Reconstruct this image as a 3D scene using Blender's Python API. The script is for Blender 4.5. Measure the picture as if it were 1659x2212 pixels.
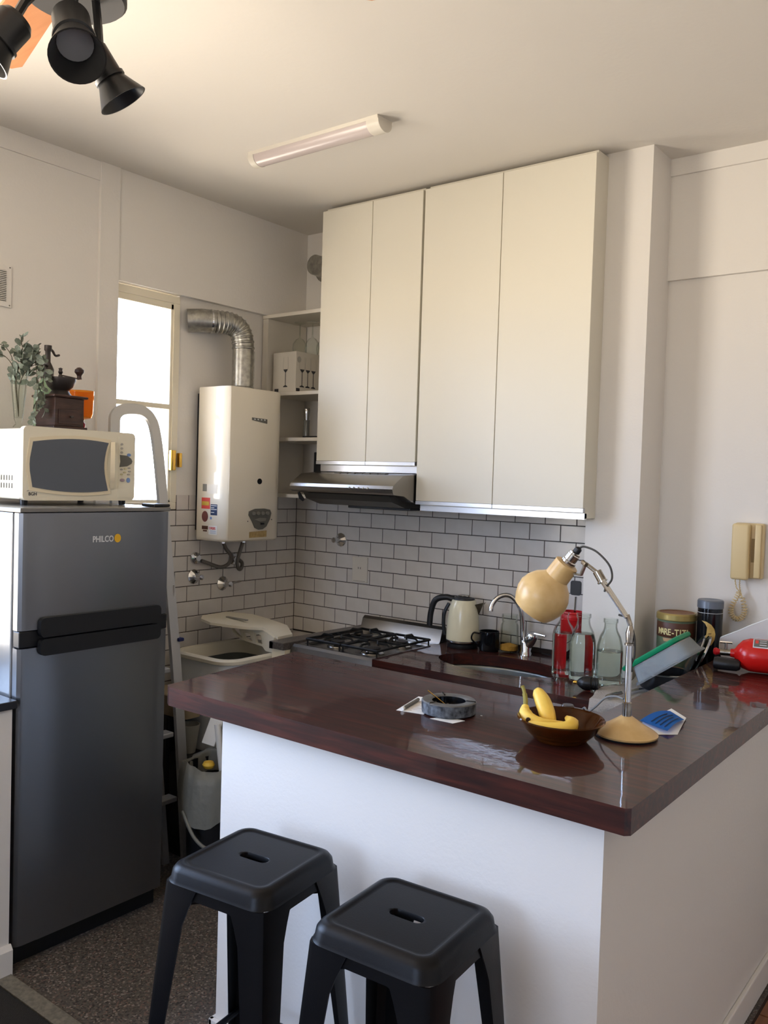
import bpy, bmesh, math, random
from mathutils import Vector, Matrix
from mathutils.geometry import tessellate_polygon
random.seed(7)
for o in list(bpy.data.objects): bpy.data.objects.remove(o)
SC = bpy.context.scene
COL = SC.collection

# ------------------------------------------------------------------ camera
cam = bpy.data.objects.new('camera', bpy.data.cameras.new('camera'))
COL.objects.link(cam)
CX = Vector((0.79169568, 0.61013611, 0.03085266))
CY = Vector((-0.04658269, 0.00993495, 0.99886503))
CZ = -Vector((-0.6091371, 0.79223433, -0.03628724))
M = Matrix((CX, CY, CZ)).transposed().to_4x4()
M.translation = Vector((3.29652, -3.49435, 1.66757))
cam.matrix_world = M
cam.data.sensor_fit = 'VERTICAL'
cam.data.sensor_height = 24.0
cam.data.lens = 24.0 * 1869.68 / 2212
cam.data.clip_start = 0.02
SC.camera = cam

# ------------------------------------------------------------------ world, sun, daylight portals, exposure
SC.view_settings.view_transform = 'Standard'
SC.view_settings.look = 'None'
SC.view_settings.gamma = 1.0
SC.view_settings.use_curve_mapping = False
SC.view_settings.exposure = 0.12
W = bpy.data.worlds.new('sky'); SC.world = W; W.use_nodes = True
nt = W.node_tree; nt.nodes.clear()
wo = nt.nodes.new('ShaderNodeOutputWorld'); bg = nt.nodes.new('ShaderNodeBackground')
tc = nt.nodes.new('ShaderNodeTexCoord'); sx = nt.nodes.new('ShaderNodeSeparateXYZ'); rp = nt.nodes.new('ShaderNodeValToRGB')
mr = nt.nodes.new('ShaderNodeMapRange'); mr.inputs[1].default_value = -1; mr.inputs[2].default_value = 1
nt.links.new(tc.outputs['Generated'], sx.inputs[0]); nt.links.new(sx.outputs[2], mr.inputs[0]); nt.links.new(mr.outputs[0], rp.inputs[0])
nt.links.new(rp.outputs[0], bg.inputs[0]); nt.links.new(bg.outputs[0], wo.inputs[0])
el = rp.color_ramp.elements
el[0].position = 0.0; el[0].color = (1.02, 0.89, 0.73, 1)      # sunlit ground and house fronts outside: warm
el[1].position = 1.0; el[1].color = (0.26, 0.42, 0.78, 1)       # sky
e = el.new(0.485); e.color = (0.90, 0.80, 0.67, 1)
e = el.new(0.515); e.color = (0.48, 0.60, 0.82, 1)
bg.inputs[1].default_value = 19.5
def portal(loc, sx_, sy_, direction):
    L = bpy.data.lights.new('daylight_portal', 'AREA'); L.shape = 'RECTANGLE'; L.size = sx_; L.size_y = sy_
    L.cycles.is_portal = True
    o = bpy.data.objects.new('daylight_portal', L); COL.objects.link(o)
    o.rotation_euler = Vector(direction).to_track_quat('-Z', 'Y').to_euler(); o.location = loc
    return o
portal((0.0, -3.05, 1.72), 1.60, 1.70, (1, 0, 0))       # window_2, left wall (beyond the frame)
portal((0.0, -1.02, 1.95), 0.30, 0.80, (1, 0, 0))       # window_1, narrow one in view
portal((2.1, -5.80, 1.85), 1.00, 1.00, (0, 1, 0))       # window_3, wall behind the camera
SC.cycles.max_bounces = 10; SC.cycles.diffuse_bounces = 6; SC.cycles.glossy_bounces = 5
SC.cycles.transmission_bounces = 10; SC.cycles.transparent_max_bounces = 16
SC.cycles.use_denoising = True
SC.cycles.sample_clamp_indirect = 12.0
SC.cycles.caustics_reflective = False

# ------------------------------------------------------------------ helpers
PI = math.pi
def lin(c):
    def f(v):
        v /= 255.0
        return v / 12.92 if v <= 0.04045 else ((v + 0.055) / 1.055) ** 2.4
    return (f(c[0]), f(c[1]), f(c[2]), 1)
def P(name, c, rough=0.5, metal=0.0, noise=None, c2=None, bump=0.0, bscale=60, coat=0.0, trans=0.0, ior=1.45, stretch=(1, 1, 1), alpha=1.0, spec=0.5, detail=4):
    m = bpy.data.materials.new(name); m.use_nodes = True
    n = m.node_tree; b = n.nodes['Principled BSDF']
    b.inputs['Base Color'].default_value = lin(c); b.inputs['Roughness'].default_value = rough
    b.inputs['Metallic'].default_value = metal; b.inputs['Coat Weight'].default_value = coat
    b.inputs['Coat Roughness'].default_value = 0.08
    b.inputs['Transmission Weight'].default_value = trans; b.inputs['IOR'].default_value = ior; b.inputs['Alpha'].default_value = alpha
    b.inputs['Specular IOR Level'].default_value = spec
    if noise or bump:
        t = n.nodes.new('ShaderNodeTexCoord'); mp = n.nodes.new('ShaderNodeMapping'); mp.inputs['Scale'].default_value = stretch
        n.links.new(t.outputs['Object'], mp.inputs[0])
    if noise:
        x = n.nodes.new('ShaderNodeTexNoise'); x.inputs['Scale'].default_value = noise; x.inputs['Detail'].default_value = detail
        n.links.new(mp.outputs[0], x.inputs['Vector'])
        r = n.nodes.new('ShaderNodeValToRGB'); r.color_ramp.elements[0].position = 0.35; r.color_ramp.elements[1].position = 0.65
        r.color_ramp.elements[0].color = lin(c); r.color_ramp.elements[1].color = lin(c2 or c)
        n.links.new(x.outputs[0], r.inputs[0]); n.links.new(r.outputs[0], b.inputs['Base Color'])
    if bump:
        x = n.nodes.new('ShaderNodeTexNoise'); x.inputs['Scale'].default_value = bscale; x.inputs['Detail'].default_value = 3
        n.links.new(mp.outputs[0], x.inputs['Vector'])
        bp = n.nodes.new('ShaderNodeBump'); bp.inputs['Strength'].default_value = bump; bp.inputs['Distance'].default_value = 0.01
        n.links.new(x.outputs[0], bp.inputs['Height']); n.links.new(bp.outputs[0], b.inputs['Normal'])
    return m
def thin_glass(name, tint=(255, 255, 255), gloss=0.1):
    m = bpy.data.materials.new(name); m.use_nodes = True
    n = m.node_tree; n.nodes.clear()
    o = n.nodes.new('ShaderNodeOutputMaterial'); t = n.nodes.new('ShaderNodeBsdfTransparent'); g = n.nodes.new('ShaderNodeBsdfGlossy')
    mx = n.nodes.new('ShaderNodeMixShader'); lw = n.nodes.new('ShaderNodeLayerWeight'); lw.inputs[0].default_value = 0.12 + gloss
    t.inputs[0].default_value = lin(tint); g.inputs[1].default_value = 0.03
    mt = n.nodes.new('ShaderNodeMath'); mt.operation = 'MULTIPLY'; mt.inputs[1].default_value = 0.45
    n.links.new(lw.outputs['Fresnel'], mt.inputs[0])
    n.links.new(mt.outputs[0], mx.inputs[0]); n.links.new(t.outputs[0], mx.inputs[1]); n.links.new(g.outputs[0], mx.inputs[2])
    n.links.new(mx.outputs[0], o.inputs[0]); return m

m_wall = P('white_wall_paint', (224, 220, 214), 0.85, bump=0.06, bscale=90)
m_ceil = P('ceiling_paint', (219, 214, 206), 0.9, bump=0.05, bscale=60)
m_white = P('white_laminate', (219, 214, 199), 0.38, bump=0.01)
m_shelf = P('white_shelf_board', (214, 208, 196), 0.5)
m_tile = P('white_glazed_tile', (214, 210, 205), 0.16, noise=9, c2=(207, 202, 196), bump=0.03, bscale=14)
m_grout = P('dark_grout', (46, 36, 31), 0.9)
m_alu = P('aluminium', (205, 206, 210), 0.35, 1.0)
m_ladder = P('ladder_aluminium', (198, 198, 198), 0.5, 0.75)
m_chrome = P('chrome', (215, 215, 215), 0.12, 1.0)
m_nickel = P('worn_nickel', (170, 165, 155), 0.25, 1.0, noise=60, c2=(140, 130, 118))
m_steel = P('brushed_steel', (150, 146, 141), 0.27, 1.0, bump=0.05, bscale=30, stretch=(1, 30, 30))
m_sinksteel = P('sink_steel', (120, 124, 122), 0.35, 0.9)
m_galv = P('galvanised_steel', (182, 180, 172), 0.33, 0.9, noise=45, c2=(150, 148, 142), detail=5)
m_fridge = P('graphite_fridge_steel', (128, 130, 134), 0.30, 0.92, bump=0.02, bscale=40, stretch=(30, 30, 1))
m_fridgeside = P('graphite_side_panel', (150, 151, 152), 0.22, 0.6)
m_black = P('black_plastic', (22, 23, 26), 0.4)
m_blackgloss = P('black_gloss', (14, 15, 18), 0.12)
m_castiron = P('black_enamel_grate', (18, 18, 18), 0.45)
m_stool = P('black_powder_coat', (7, 7, 10), 0.4, 0.0, bump=0.03, bscale=300, spec=0.28)
m_cream = P('cream_enamel', (224, 212, 184), 0.3)
m_creamplastic = P('cream_plastic', (226, 220, 200), 0.42)
m_heater = P('off_white_enamel', (221, 213, 196), 0.08)
m_lampcream = P('aged_cream_enamel', (208, 176, 122), 0.32, noise=30, c2=(198, 164, 108), bump=0.02)
m_phone = P('yellowed_plastic', (214, 192, 144), 0.45)
m_tintgrey = P('dark_oven_glass', (46, 51, 57), 0.18)
m_brass = P('brass', (212, 170, 80), 0.22, 1.0)
m_red = P('red_enamel', (196, 24, 20), 0.25)
m_redplastic = P('red_plastic', (190, 20, 28), 0.35)
m_green = P('green_plastic', (14, 138, 92), 0.4)
m_leaf = P('eucalyptus_leaf', (134, 142, 126), 0.6, noise=8, c2=(100, 110, 98))
m_stem = P('twig', (92, 84, 66), 0.7)
m_darkwood = P('dark_old_wood', (68, 45, 38), 0.4, noise=14, c2=(46, 30, 27), stretch=(1, 1, 6))
m_oldmetal = P('tarnished_metal', (74, 68, 66), 0.42, 0.8)
m_wood = P('light_wood', (186, 148, 104), 0.5, noise=6, c2=(168, 128, 86), stretch=(8, 1, 8))
m_blade = P('copper_toned_blade', (206, 142, 96), 0.35, noise=5, c2=(194, 130, 86), stretch=(1, 10, 1))
m_granite = P('dark_strip_stone', (92, 84, 78), 0.3, noise=120, c2=(66, 60, 56))
m_sill = P('dark_ledge_stone', (34, 33, 38), 0.3)
m_paper = P('paper', (226, 226, 222), 0.8)
m_blue = P('blue_print', (20, 120, 205), 0.6)
m_navy = P('navy_print', (20, 42, 78), 0.6)
m_banana = P('banana_skin', (232, 190, 66), 0.45, noise=9, c2=(240, 204, 98))
m_bananagreen = P('banana_stalk', (140, 130, 60), 0.6)
m_bananabrown = P('banana_brown', (60, 40, 26), 0.7)
m_amber = P('brown_glass', (96, 52, 18), 0.05, trans=0.7, ior=1.25)
m_orange = P('orange_glass', (255, 168, 60), 0.08, trans=0.7, ior=1.15)
m_redglass = P('red_glass', (150, 20, 30), 0.05, trans=0.6, ior=1.4)
m_siphon = P('green_bottle_glass', (172, 200, 165), 0.12, trans=0.45, ior=1.3)
m_glass = P('bottle_glass', (238, 245, 240), 0.0, trans=1.0, ior=1.45)
m_thin = thin_glass('thin_clear_glass', (248, 250, 248), 0.06)
m_pane = thin_glass('window_glass', (255, 255, 255), 0.0)
m_water = P('water', (248, 249, 243), 0.0, trans=1.0, ior=1.33)
m_clearplastic = P('clear_frosted_plastic', (214, 222, 226), 0.25, trans=0.75, ior=1.08)
m_whitesheet = P('white_frosted_sheet', (226, 222, 218), 0.4, trans=0.35, ior=1.1)
m_cloth = P('white_towel', (225, 220, 214), 0.95, bump=0.5, bscale=180)
m_bag = P('thin_white_bag', (126, 127, 121), 0.5, bump=0.6, bscale=18, trans=0.0)
m_washer = P('grey_white_plastic', (196, 200, 202), 0.45)
m_washerrim = P('aged_white_plastic', (214, 208, 190), 0.45)
m_dark = P('dark_cavity', (18, 18, 18), 0.7)
m_cable = P('grey_cable', (58, 56, 52), 0.6)
m_ash = P('marbled_grey_stone', (104, 110, 118), 0.5, noise=60, c2=(22, 24, 30), detail=6)
m_ashtop = P('grey_stone_rim', (98, 98, 96), 0.55, noise=40, c2=(80, 80, 80))
m_yellowfood = P('yellow_granules', (205, 150, 60), 0.8, bump=0.5, bscale=200)
m_tingold = P('aged_gold_tin', (170, 150, 92), 0.35, 0.5)
m_tinbrown = P('brown_tin_print', (82, 46, 30), 0.45)
m_tingreen = P('green_tin_print', (104, 118, 92), 0.5, noise=18, c2=(74, 92, 72))
m_tinlid = P('reddish_tin_lid', (150, 110, 84), 0.5, noise=12, c2=(128, 92, 70))
m_tinpic = P('tin_picture_skin', (186, 150, 110), 0.6)
m_greylid = P('blue_grey_lid', (112, 120, 132), 0.35, 0.4)
m_moon = P('moon_gold', (214, 184, 110), 0.5, noise=30, c2=(180, 146, 76))
m_moonface = P('moon_shade', (120, 92, 50), 0.6)
m_letter = P('pale_lettering', (210, 212, 214), 0.4)
m_lettercream = P('cream_lettering', (222, 208, 150), 0.5)
m_letterdark = P('dark_lettering', (48, 48, 52), 0.5)
m_letterred = P('red_lettering', (205, 45, 60), 0.5)
m_badge = P('yellow_badge', (226, 176, 40), 0.5)
m_stred = P('red_sticker', (206, 70, 60), 0.5)
m_styel = P('mustard_sticker', (196, 160, 50), 0.5)
m_stmar = P('maroon_sticker', (112, 60, 54), 0.5)
m_stgold = P('foil_label', (184, 160, 108), 0.4, noise=60, c2=(160, 136, 84))
m_panel = P('grey_control_panel', (98, 97, 90), 0.45)
m_panel2 = P('light_grey_buttons', (128, 126, 118), 0.4)
m_btn = P('grey_buttons', (168, 164, 156), 0.5)
m_btnblue = P('blue_buttons', (120, 148, 196), 0.5)
m_btnpink = P('mauve_buttons', (170, 150, 158), 0.5)
m_btnyel = P('yellow_buttons', (198, 190, 150), 0.5)
m_diffuser = P('tube_diffuser', (206, 194, 192), 0.25, trans=0.1)
m_lens = P('frosted_spot_lens', (176, 178, 180), 0.3)
m_spot = P('black_spot_metal', (40, 40, 40), 0.38)
m_hub = P('dark_hub_metal', (70, 68, 68), 0.5)
m_cardbox = P('white_carton', (204, 198, 186), 0.6)
m_hose = P('braided_hose', (112, 108, 104), 0.4, 0.6, bump=0.4, bscale=400)
m_rug = P('dark_rug_pile', (38, 37, 36), 0.95, bump=0.6, bscale=300)
m_thresh = P('threshold_stone', (128, 124, 112), 0.7, noise=70, c2=(104, 100, 92))
m_skin = P('terrazzo', (74, 66, 60), 0.55)
m_knifewood = P('steel_cutlery', (150, 140, 120), 0.3, 1.0)
m_sock = P('black_bakelite', (16, 16, 17), 0.35)
m_kettle = P('cream_kettle_enamel', (226, 220, 190), 0.22)
m_beigebox = P('beige_plastic_tray', (170, 152, 120), 0.6)
m_brownpanel = P('brown_board', (120, 96, 72), 0.7)
m_greybowl = P('grey_plastic_bowl', (140, 138, 128), 0.5)
m_outside = P('outside_plaster', (225, 205, 170), 0.9)

def speckle():
    m = bpy.data.materials.new('speckled_floor'); m.use_nodes = True
    n = m.node_tree; b = n.nodes['Principled BSDF']; b.inputs['Roughness'].default_value = 0.5
    t = n.nodes.new('ShaderNodeTexCoord'); v = n.nodes.new('ShaderNodeTexVoronoi'); v.inputs['Scale'].default_value = 170
    r = n.nodes.new('ShaderNodeValToRGB'); sp = n.nodes.new('ShaderNodeSeparateColor')
    n.links.new(t.outputs['Object'], v.inputs['Vector']); n.links.new(v.outputs['Color'], sp.inputs[0]); n.links.new(sp.outputs[0], r.inputs[0])
    E_ = r.color_ramp.elements; r.color_ramp.interpolation = 'CONSTANT'
    E_[0].position = 0; E_[0].color = lin((96, 90, 84)); E_[1].position = 0.9; E_[1].color = lin((142, 134, 126))
    for p_, c_ in ((0.25, (80, 75, 70)), (0.5, (104, 97, 90)), (0.7, (60, 58, 55)), (0.8, (120, 98, 90))):
        q = E_.new(p_); q.color = lin(c_)
    ns = n.nodes.new('ShaderNodeTexNoise'); ns.inputs['Scale'].default_value = 3
    mx = n.nodes.new('ShaderNodeMixRGB'); mx.blend_type = 'MULTIPLY'; mx.inputs[0].default_value = 0.35
    n.links.new(t.outputs['Object'], ns.inputs['Vector'])
    n.links.new(r.outputs[0], mx.inputs[1]); n.links.new(ns.outputs[0], mx.inputs[2]); n.links.new(mx.outputs[0], b.inputs['Base Color'])
    return m
m_speckle = speckle()
def mahogany(name, axis):
    m = bpy.data.materials.new(name); m.use_nodes = True
    n = m.node_tree; b = n.nodes['Principled BSDF']
    t = n.nodes.new('ShaderNodeTexCoord'); mp = n.nodes.new('ShaderNodeMapping')
    mp.inputs['Scale'].default_value = (1, 14, 14) if axis == 'x' else (14, 1, 14)
    n.links.new(t.outputs['Object'], mp.inputs[0])
    a = n.nodes.new('ShaderNodeTexNoise'); a.inputs['Scale'].default_value = 5; a.inputs['Detail'].default_value = 8; a.inputs['Distortion'].default_value = 0.6
    r = n.nodes.new('ShaderNodeValToRGB'); n.links.new(mp.outputs[0], a.inputs['Vector']); n.links.new(a.outputs[0], r.inputs[0])
    E_ = r.color_ramp.elements; E_[0].position = 0.3; E_[0].color = lin((34, 13, 10)); E_[1].position = 0.75; E_[1].color = lin((78, 32, 21))
    q = E_.new(0.5); q.color = lin((52, 20, 14))
    n.links.new(r.outputs[0], b.inputs['Base Color'])
    b.inputs['Roughness'].default_value = 0.5; b.inputs['Coat Weight'].default_value = 0.8; b.inputs['Coat Roughness'].default_value = 0.035
    b.inputs['Specular IOR Level'].default_value = 0.2
    w = n.nodes.new('ShaderNodeTexNoise'); w.inputs['Scale'].default_value = 9; w.inputs['Detail'].default_value = 5
    n.links.new(t.outputs['Object'], w.inputs['Vector'])
    bp = n.nodes.new('ShaderNodeBump'); bp.inputs['Strength'].default_value = 0.035; bp.inputs['Distance'].default_value = 0.02
    n.links.new(w.outputs[0], bp.inputs['Height']); n.links.new(bp.outputs[0], b.inputs['Coat Normal']); n.links.new(bp.outputs[0], b.inputs['Normal'])
    return m
m_mah = mahogany('varnished_mahogany', 'x')
m_mahy = mahogany('varnished_mahogany_across', 'y')

def link(name, me, mat, parent=None):
    o = bpy.data.objects.new(name, me); COL.objects.link(o)
    if mat is not None and len(me.materials) == 0: me.materials.append(mat)
    if parent is not None: o.parent = parent
    return o
def root_loc(p):
    v = Vector((0, 0, 0))
    while p is not None:
        v += p.location; p = p.parent
    return v
def obj(name, bm, mat, parent=None, smooth=None, local=False, label=None):
    """one mesh object; world coordinates unless local"""
    if parent is not None and not local:
        bmesh.ops.translate(bm, verts=bm.verts, vec=-root_loc(parent))
    me = bpy.data.meshes.new(name)
    bmesh.ops.recalc_face_normals(bm, faces=bm.faces)
    bm.to_mesh(me); bm.free()
    if smooth:
        me.polygons.foreach_set('use_smooth', [True] * len(me.polygons))
        if smooth != 'all':
            try: me.set_sharp_from_angle(angle=math.radians(smooth if smooth is not True else 35))
            except Exception: pass
    o = link(name, me, mat, parent)
    if label: o['label'] = label
    return o
def tag(o, label, cat, group=None):
    o['label'] = label; o['category'] = cat
    if group: o['group'] = group
    return o
def thing(name, label, cat, loc, rotz=0, group=None):
    o = bpy.data.objects.new(name, None); COL.objects.link(o); o.empty_display_size = 0.05
    o.location = loc; o.rotation_euler = (0, 0, rotz)
    return tag(o, label, cat, group)
def struct(name, bm, mat, parent=None, smooth=None):
    o = obj(name, bm, mat, parent, smooth)
    if parent is None: o['kind'] = 'structure'
    return o
def B(): return bmesh.new()
def box(bm, x0, x1, y0, y1, z0, z1, bev=0.0, seg=2):
    r = bmesh.ops.create_cube(bm, size=1.0)
    vs = r['verts']
    for v in vs:
        v.co.x = x0 if v.co.x < 0 else x1; v.co.y = y0 if v.co.y < 0 else y1; v.co.z = z0 if v.co.z < 0 else z1
    if bev:
        es = {e for v in vs for e in v.link_edges}
        bmesh.ops.bevel(bm, geom=list(es), offset=bev, segments=seg, affect='EDGES', profile=0.5)
    return bm
def bx(*a, **k): return box(B(), *a, **k)
def lathe(bm, prof, c=(0, 0, 0), seg=32, mtx=None, cap0=True, cap1=True):
    """prof: (r,z) list"""
    rings = []
    c = Vector(c)
    for r, z in prof:
        ring = []
        for i in range(seg):
            a = 2 * PI * i / seg
            v = Vector((r * math.cos(a), r * math.sin(a), z))
            if mtx is not None: v = mtx @ v
            ring.append(bm.verts.new(v + c))
        rings.append(ring)
    for a, b in zip(rings, rings[1:]):
        for i in range(seg):
            j = (i + 1) % seg
            bm.faces.new((a[i], a[j], b[j], b[i]))
    if cap0 and prof[0][0] > 1e-5: bm.faces.new(rings[0][::-1])
    if cap1 and prof[-1][0] > 1e-5: bm.faces.new(rings[-1])
    bmesh.ops.remove_doubles(bm, verts=[v for r in rings for v in r], dist=1e-6)
    return bm
def axis_m(d):
    return Vector(d).normalized().to_track_quat('Z', 'X').to_matrix()
def smoothpath(pts, n=8):
    pts = [Vector(p) for p in pts]
    if len(pts) < 3: return pts
    P_ = [2 * pts[0] - pts[1]] + pts + [2 * pts[-1] - pts[-2]]
    out = []
    for i in range(1, len(P_) - 2):
        p0, p1, p2, p3 = P_[i - 1:i + 3]
        for k in range(n):
            t = k / n
            out.append(0.5 * ((2 * p1) + (-p0 + p2) * t + (2 * p0 - 5 * p1 + 4 * p2 - p3) * t * t + (-p0 + 3 * p1 - 3 * p2 + p3) * t ** 3))
    out.append(pts[-1]); return out
def tube(bm, pts, rad, seg=10, prof=None, cap=True):
    """sweep; rad number or list; prof optional list of 2D points (unit) for flat bars"""
    pts = [Vector(p) for p in pts]; n = len(pts)
    if not isinstance(rad, (list, tuple)): rad = [rad] * n
    T = []
    for i in range(n):
        a = pts[max(i - 1, 0)]; b = pts[min(i + 1, n - 1)]
        T.append((b - a).normalized())
    up = Vector((0, 0, 1)) if abs(T[0].z) < 0.9 else Vector((1, 0, 0))
    N = (up - T[0] * up.dot(T[0])).normalized(); rings = []
    for i in range(n):
        N = (N - T[i] * N.dot(T[i])).normalized(); Bn = T[i].cross(N)
        if prof: ring = [bm.verts.new(pts[i] + (N * q[0] + Bn * q[1]) * rad[i]) for q in prof]
        else: ring = [bm.verts.new(pts[i] + (N * math.cos(2 * PI * k / seg) + Bn * math.sin(2 * PI * k / seg)) * rad[i]) for k in range(seg)]
        rings.append(ring)
    s = len(rings[0])
    for a, b in zip(rings, rings[1:]):
        for i in range(s):
            j = (i + 1) % s; bm.faces.new((a[i], a[j], b[j], b[i]))
    if cap:
        bm.faces.new(rings[0][::-1]); bm.faces.new(rings[-1])
    return bm
def rect_prof(w, h): return [(w / 2, h / 2), (-w / 2, h / 2), (-w / 2, -h / 2), (w / 2, -h / 2)]
def prism(bm, outer, z0, z1, holes=(), fn=None):
    """extrude a 2D polygon with holes between z0 and z1; fn maps (u,v,w)->xyz"""
    fn = fn or (lambda u, v, w: (u, v, w))
    loops = [list(outer)] + [list(h) for h in holes]
    tris = tessellate_polygon([[Vector((p[0], p[1], 0)) for p in l] for l in loops])
    flat = [p for l in loops for p in l]
    lo = [bm.verts.new(fn(p[0], p[1], z0)) for p in flat]; hi = [bm.verts.new(fn(p[0], p[1], z1)) for p in flat]
    for t in tris:
        bm.faces.new([hi[i] for i in t]); bm.faces.new([lo[i] for i in reversed(t)])
    k = 0
    for l in loops:
        n = len(l)
        for i in range(n):
            a, b = k + i, k + (i + 1) % n
            bm.faces.new((lo[a], lo[b], hi[b], hi[a]))
        k += n
    return bm
def rrect(hx, hy, r, n=6, cx=0, cy=0):
    out = []
    for sx_, sy_, a0 in ((1, 1, 0), (-1, 1, PI / 2), (-1, -1, PI), (1, -1, 3 * PI / 2)):
        for i in range(n + 1):
            a = a0 + PI / 2 * i / n
            out.append((cx + sx_ * (hx - r) + r * math.cos(a), cy + sy_ * (hy - r) + r * math.sin(a)))
    return out
def ellipse(cx, cy, a, b, n=40): return [(cx + a * math.cos(2 * PI * i / n), cy + b * math.sin(2 * PI * i / n)) for i in range(n)]
def loft(bm, rings, cap0=True, cap1=True):
    R_ = [[bm.verts.new(p) for p in r] for r in rings]; s = len(R_[0])
    for a, b in zip(R_, R_[1:]):
        for i in range(s):
            j = (i + 1) % s; bm.faces.new((a[i], a[j], b[j], b[i]))
    if cap0: bm.faces.new(R_[0][::-1])
    if cap1: bm.faces.new(R_[-1])
    return bm
def text(name, s, size, loc, right, up, mat, parent, ext=0.0004, align='LEFT', xs=1.0, label=None):
    cu = bpy.data.curves.new(name, 'FONT'); cu.body = s; cu.size = size; cu.extrude = ext; cu.align_x = align; cu.resolution_u = 3; cu.offset = size * 0.022
    t = bpy.data.objects.new(name, cu); COL.objects.link(t)
    me = bpy.data.meshes.new_from_object(t.evaluated_get(bpy.context.evaluated_depsgraph_get()))
    bpy.data.objects.remove(t)
    r = Vector(right).normalized(); u = Vector(up).normalized(); n = r.cross(u)
    base = root_loc(parent)
    for v in me.vertices:
        v.co = Vector(loc) + r * v.co.x * xs + u * v.co.y + n * v.co.z - base
    o = link(name, me, mat, parent)
    if label: o['label'] = label
    return o
YZ = lambda x: (lambda u, v, w: (w, u, v))         # 2D (y,z) extruded along x
XZ = lambda u, v, w: (u, w, v)                     # 2D (x,z) extruded along y
FY = lambda u, v, w: (w, u, v)                     # 2D (y,z), w = x
H0 = 2.987

# ------------------------------------------------------------------ shell
struct('floor', bx(-0.2, 5.4, -6.0, 0.2, -0.1, 0.0), m_speckle)
# parquet planks of the living side, to the right of the bar
pk = struct('trim_1', bx(2.63, 5.4, -6.0, 0.0, 0.0, 0.004), P('plank_joint', (52, 34, 24), 0.8))
plank_me = None
mats = [P('oak_plank_%d' % i, c, 0.4, noise=5, c2=c2, stretch=(10, 1, 1)) for i, (c, c2) in enumerate((((142, 92, 58), (120, 76, 48)), ((128, 80, 50), (110, 68, 42)), ((152, 102, 66), (134, 88, 54))))]
for i in range(14):
    for j in range(7):
        x0 = 2.64 + i * 0.075; y0 = -3.3 + j * 0.45 + (i % 2) * 0.2
        if y0 + 0.445 > -0.02: continue
        obj('plank', bx(x0, x0 + 0.072, y0, y0 + 0.445, 0.004, 0.010, bev=0.001, seg=1), mats[(i * 5 + j * 3) % 3], pk)
struct('ceiling', bx(-0.2, 5.4, -6.0, 0.2, H0, H0 + 0.1), m_ceil)

# left wall with two window openings
wl = B()
box(wl, -0.15, 0.0, -1.20, 0.15, 0.0, 1.50)
box(wl, -0.15, 0.0, -0.838, 0.15, 1.50, 2.507)
box(wl, -0.15, 0.03, -1.20, 0.15, 2.507, H0)
box(wl, -0.15, 0.035, -1.295, -1.20, 0.0, H0)           # pilaster
box(wl, -0.15, 0.02, -2.20, -1.295, 0.0, H0)
box(wl, -0.15, 0.02, -4.00, -2.20, 0.0, 0.92); box(wl, -0.15, 0.02, -4.00, -2.20, 2.60, H0)
box(wl, -0.15, 0.02, -6.0, -4.00, 0.0, H0)
box(wl, 0.02, 0.028, -6.0, -1.295, 2.908, H0)
wall_left = struct('wall_left', wl, m_wall)
wb = B()
box(wb, -0.15, 5.4, 0.0, 0.15, 0.0, H0)
wall_back = struct('wall_back', wb, m_wall)
struct('wall_column', bx(1.81, 2.03, -0.22, 0.0, 0.0, H0), m_wall)
hb = B(); box(hb, 2.03, 5.3, -0.02, 0.0, 2.507, H0); box(hb, 2.03, 5.3, -0.032, -0.02, 2.92, H0)
struct('trim_2', hb, m_wall)
struct('wall_right', bx(4.7, 4.85, -6.0, 0.0, 0.0, H0), m_wall)
wr = B()
box(wr, -0.2, 1.55, -6.0, -5.85, 0, H0); box(wr, 2.65, 5.4, -6.0, -5.85, 0, H0); box(wr, 1.55, 2.65, -6.0, -5.85, 2.40, H0); box(wr, 1.55, 2.65, -6.0, -5.85, 0, 1.3)
struct('wall_rear', wr, m_wall)
# ledge side: low wall beside the fridge
struct('wall_low', bx(0.02, 0.64, -4.2, -2.0, 0.0, 0.885), m_wall)
struct('trim_3', bx(0.02, 0.652, -4.2, -1.988, 0.885, 0.912, bev=0.003), m_sill)
bb = B(); prism(bb, [(0.0, 0.0), (0.018, 0.0), (0.018, 0.085), (0.006, 0.10), (0.0, 0.10)], -4.2, -1.995, fn=lambda u, v, w: (0.64 + u, w, v))
struct('baseboard_left', bb, m_wall)
struct('trim_4', bx(0.655, 1.44, -2.055, -2.0, 0.0, 0.006), m_thresh)
rug = tag(obj('rug', bx(0.66, 1.6, -3.3, -2.06, 0.0, 0.009, bev=0.003), m_rug), 'dark charcoal rug beyond the stone threshold at bottom left', 'rug')

# windows
def window_frame(name, x0, x1, y0, y1, z0, z1, fw, mat, rails=(), posts=(), panes=True):
    bm = B()
    box(bm, x0, x1, y0, y1, z0, z0 + fw, bev=0.003); box(bm, x0, x1, y0, y1, z1 - fw, z1, bev=0.003)
    box(bm, x0, x1 - 0.001, y0, y0 + fw, z0 + fw, z1 - fw); box(bm, x0, x1 - 0.001, y1 - fw, y1, z0 + fw, z1 - fw)
    w = struct(name, bm, mat)
    for r in rails: obj('muntin', bx(x0 + 0.008, x1 - 0.004, y0 + fw, y1 - fw, r - 0.012, r + 0.012, bev=0.002), mat, w)
    for p in posts: obj('mullion', bx(x0 + 0.004, x1 - 0.004, p - 0.02, p + 0.02, z0 + fw, z1 - fw, bev=0.002), mat, w)
    return w
m_frame = P('cream_window_paint', (228, 220, 200), 0.45)
w1 = window_frame('window_1', -0.05, 0.006, -1.215, -0.838, 1.50, 2.500, 0.034, m_frame)
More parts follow.
